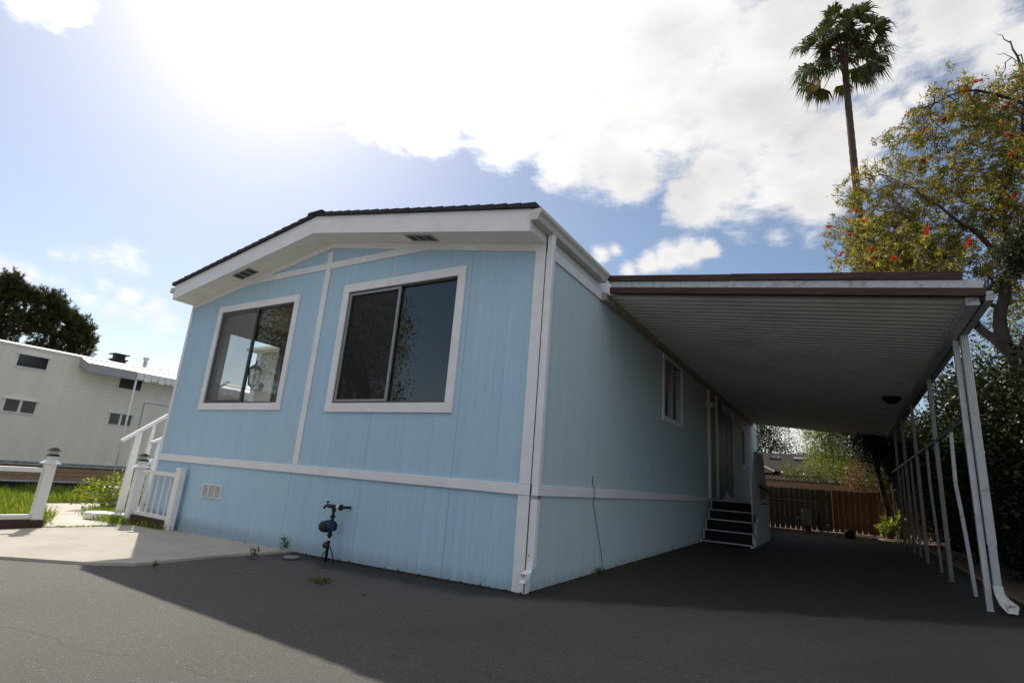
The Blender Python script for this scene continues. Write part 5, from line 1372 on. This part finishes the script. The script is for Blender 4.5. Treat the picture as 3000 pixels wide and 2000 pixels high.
    # trees across the road, seen only mirrored in the windows
    tree('street_tree', 'big spreading tree across the road, mirrored in the front windows', 'tree', (-14.0, -10.5, -.3), [(-14, -10.5, -.4), (-13.8, -10.4, 2), (-13.5, -10.2, 4)], .3,
         [(-15.4, -10.2, 6.6, 3.0, 3.2, 2.6), (-12.6, -9.4, 4.0, 1.5, 1.6, 1.5), (-17.5, -8.6, 6.5, 3.2, 3, 2.6), (-11.6, -9.6, 2.9, 1.0, 1.4, 1.0)], m_bottle, m_bark, 2600, 13, .26, .15, .055, .35, limbs=10)
    # spray of a tree that reaches in at the left edge
    T = thing('overhanging_tree', 'thin leafy sprays of a tree reaching in at the left edge', 'tree', (-7.4, -4.9, -.2))
    MB().tube([(-7.4, -4.9, -.2), (-7.3, -4.8, 1.6), (-7.1, -4.4, 3.0), (-6.6, -3.4, 3.7)], [.09, .08, .05, .012], 8).tube([(-7.1, -4.4, 3.0), (-6.7, -3.3, 3.1)], [.03, .008], 6).build('trunk', m_bark, T)
    c, d = crown_points([(-6.45, -3.0, 3.75, .14, .20, .16), (-6.45, -2.85, 3.02, .12, .18, .13), (-6.9, -3.9, 3.6, .5, .5, .5)], 130, .1)
    v, f = clump_leaves(c, 8, .05, .06, .026, d); np_mesh('crown', v, f, m_gloss, T)
    # bushes at the foot of the porch stairs
    shrub('flowering_bush', 'leggy green bush with small pink flowers before the white planter', 'bush', (-9.0, .72, -.17), [(-9.05, .7, .22, .46, .34, .26), (-8.6, .85, .28, .30, .28, .26), (-9.6, .5, .12, .32, .32, .24)], m_bamboo, 105, 9, .06, .10, .040, 18, None, ('flowers', m_pinkfl, 12, .03), shell=.6)
    shrub('flowering_bush', 'red-flowered bush behind the white baluster fence', 'bush', (-6.98, .2, -.13), [(-6.98, .2, .20, .20, .16, .34), (-7.25, .2, .05, .22, .15, .2)], m_broad, 90, 8, .05, .06, .025, 6, None, ('flowers', m_redfl, 22, .045))
    # white planter
    P = thing('planter_pot', 'round white planter pot half hidden by the leggy pink bush', 'planter', (-9.75, 1.05, -.18))
    MB().lathe([(.20, .0), (.24, .10), (.29, .34), (.31, .36), (.31, .41), (.27, .41), (.26, .37), (.0, .37)], (-9.75, 1.05, gz(-9.75, 1) + .02), 20).build('pot', m_white, P)
    # pale stepping slab
    bm = bmesh.new(); bmesh.ops.create_cube(bm, size=1); bmesh.ops.subdivide_edges(bm, edges=bm.edges[:], cuts=3, use_grid_fill=True)
    for v in bm.verts: v.co = Vector((v.co.x * .75 + .03 * math.sin(v.co.y * 9), v.co.y * .34 + .03 * math.sin(v.co.x * 8), v.co.z * .09 + .008 * math.sin(v.co.x * 11 + v.co.y * 7)))
    me = bpy.data.meshes.new('slab'); bm.to_mesh(me); bm.free(); me.materials.append(m_white)
    o = bpy.data.objects.new('stepping_slab', me); COL.objects.link(o); o.location = (-7.55, -.08, gz(-7.5, 0) + .08); o.rotation_euler.z = .5
    tag(o, 'flat white stone slab lying in grass behind the lantern post', 'slab')
    # lawn
    def in_poly(px, py, poly):
        c = np.zeros(len(px), bool); n = len(poly); j = n - 1
        for i in range(n):
            xi, yi = poly[i]; xj, yj = poly[j]
            c ^= ((yi > py) != (yj > py)) & (px < (xj - xi) * (py - yi) / (yj - yi + 1e-12) + xi); j = i
        return c
    walk = [(-6.73, -1.30), (-6.60, -.42), (-6.78, .0), (-6.78, 3.2), (-8.9, 2.8), (-11.15, 1.3), (-11.2, .3), (-9.05, -.52), (-7.4, -.90)]
    n = 52000; x = RNG.uniform(-15.7, -6.85, n); y = RNG.uniform(-4.2, 6.5, n)
    keep = ~in_poly(x, y, walk) & ~((x > -7.5) & (y > 1.)) & ~((x > -8.8) & (y > 2.4))
    x, y = x[keep], y[keep]; n = len(x)
    tall = .6 + .6 * np.sin(x * 1.7 + y * 2.1) * np.sin(y * 3.1 - x) + .35 * RNG.uniform(size=n)
    z = GX * x + GY * y + .01
    L = (.09 + .15 * np.clip(tall, .1, 1.6)) * RNG.uniform(.7, 1.2, n)
    d = rand_dirs(n, 0.) * .55 + np.array([0, 0, 1.])
    v, f = leaf_arrays(np.stack([x, y, z], 1), d, L, np.full(n, .015), .25)
    # ragged tufts along the edges of the walk and by the posts
    ex = []
    for a, b, m, w in (((-6.70, -1.22), (-6.58, -.42), 260, .03), ((-6.72, -.26), (-8.6, .12), 1500, .10), ((-7.6, .1), (-9.4, .62), 1300, .14), ((-6.7, -.14), (-5.75, -.12), 160, .05), ((-6.85, -1.25), (-6.85, -3.6), 350, .05), ((-7.3, .1), (-8.2, .6), 400, .2)):
        t = RNG.uniform(0, 1, m); px = a[0] + (b[0] - a[0]) * t + RNG.normal(size=m) * w; py = a[1] + (b[1] - a[1]) * t + RNG.normal(size=m) * w
        dd = rand_dirs(m, 0.) * .7 + np.array([0, 0, 1.])
        h = (.03 if w < .04 else .13)
        ex.append(leaf_arrays(np.stack([px, py, GX * px + GY * py + .025], 1), dd, RNG.uniform(.5, 1.2, m) * h, np.full(m, .013), .3))
    v, f = joined([(v, f)] + ex)
    np_mesh('lawn_grass', v, f, m_grass, kind='stuff', label='unmown green grass between walkway and trailer home')
    # leaf litter and dirt along the foot of the walls
    m = 900; t = RNG.uniform(0, 1, m); side = RNG.uniform(size=m) < .5
    px = np.where(side, -5.7 * t, .02 + np.abs(RNG.normal(size=m)) * .04); py = np.where(side, -.012 - np.abs(RNG.normal(size=m)) * .04, 6.8 * t)
    d = rand_dirs(m) * (1, 1, .5)
    v, f = leaf_arrays(np.stack([px, py, GX * px + GY * py + .018], 1), d, RNG.uniform(.012, .045, m), RNG.uniform(.008, .016, m), .3)
    m2 = 500; px = RNG.uniform(.6, 4.2, m2); py = 13.9 - .62 * (px - .55) + np.abs(RNG.normal(size=m2)) * .5
    v2, f2 = leaf_arrays(np.stack([px, py, GX * px + GY * py + .012], 1), rand_dirs(m2) * (1, 1, .3), RNG.uniform(.03, .07, m2), RNG.uniform(.012, .03, m2), .3)
    v, f = joined([(v, f), (v2, f2)])
    np_mesh('leaf_litter', v, f, m_drybrown, kind='stuff', label='dry leaf litter along the wall foot')
    # single weeds
    for x, y, h, n_, lab, mm in ((-3.30, -.04, .20, 26, 'slim weed growing against the skirting left of the lid', m_broad), (-3.02, -.62, .13, 34, 'leafy weed in the asphalt crack beside the patch', m_broad), (-3.05, -1.62, .07, 20, 'tiny weed on bare asphalt nearest the concrete edge', m_gloss),
                                 (-1.55, -.95, .035, 130, 'flat dry weed patch on asphalt in front of the blue wall', m_gloss), (.08, 1.62, .07, 70, 'low weeds at the carport wall foot by the cable', m_broad), (.06, 2.9, .13, 14, 'thin weed sprig against the carport side wall', m_grass), (1.65, 13.75, .07, 60, 'grass tuft at the paving edge under the short tap', m_grass), (3.75, 12.5, .16, 160, 'grass tuft at the foot of the last carport post', m_grass)):
        g = gz(x, y) + .01; wide = .04 if h > .1 else .022 if h < .08 and n_ < 30 else .10
        if mm is m_grass and n_ > 100: wide = .25
        px = x + RNG.normal(size=n_) * wide * .5; py = y + RNG.normal(size=n_) * wide * .4
        if y > -.2 and x < 0: py = np.minimum(py, -.02)
        if 0 < x < .2: px = np.maximum(px, .03)
        pz = g + RNG.uniform(0, .8, n_) * h * (0 if mm is m_grass else 1)
        v, f = leaf_arrays(np.stack([px, py, pz], 1), rand_dirs(n_, .6), RNG.uniform(.5, 1.1, n_) * max(.035, h * .5), RNG.uniform(.010, .02, n_), .3)
        st = np.stack([np.full(3, x), np.full(3, min(y, -.02) if y > -.2 and x < 0 else y), np.full(3, g - .01)], 1)
        v3, f3 = leaf_arrays(st, rand_dirs(3) * .15 + np.array([0, 0, 1.]), np.full(3, h), np.full(3, .008), .05)
        v, f = joined([(v, f), (v3, f3)])
        if n_ == 130: np_mesh('ground_cover', v, f, mm, kind='stuff', label=lab)
        else: np_mesh('weed', v, f, mm, label=lab, cat='weed', group='weeds in the paving')
    # a few dead leaves on the asphalt
    for x, y, s, lab in ((-.95, -1.02, .06, 'orange dead leaf on asphalt below the blue skirting'), (-.75, -1.06, .035, 'small brown dead leaf right of the orange one'), (-2.05, -.95, .03, 'small dead leaf at the edge of the asphalt patch'), (.3, -2.0, .03, 'pale leaf scrap alone on the shaded road')):
        k = MB(); g = gz(x, y) + .014
        pts = [(-1, 0, .0), (-.3, .35, .12), (.5, .3, .05), (1, 0, .2), (.45, -.32, .15), (-.35, -.3, .02)]
        P = [(x + a * s * .6 + b * s * .2, y + b * s * .6 - a * s * .2, g + c * s * .5) for a, b, c in pts]
        P2 = [(a, b, c + .003) for a, b, c in P]
        k.add(P + P2, [(5, 4, 3, 2, 1, 0), (6, 7, 8, 9, 10, 11)])
        k.build('fallen_leaf', m_fall, label=lab, cat='leaf', group='fallen leaves on asphalt')


m_fall = M('orange_dead_leaf', (.26, .10, .03), .8, .3, 40)
build_vegetation()
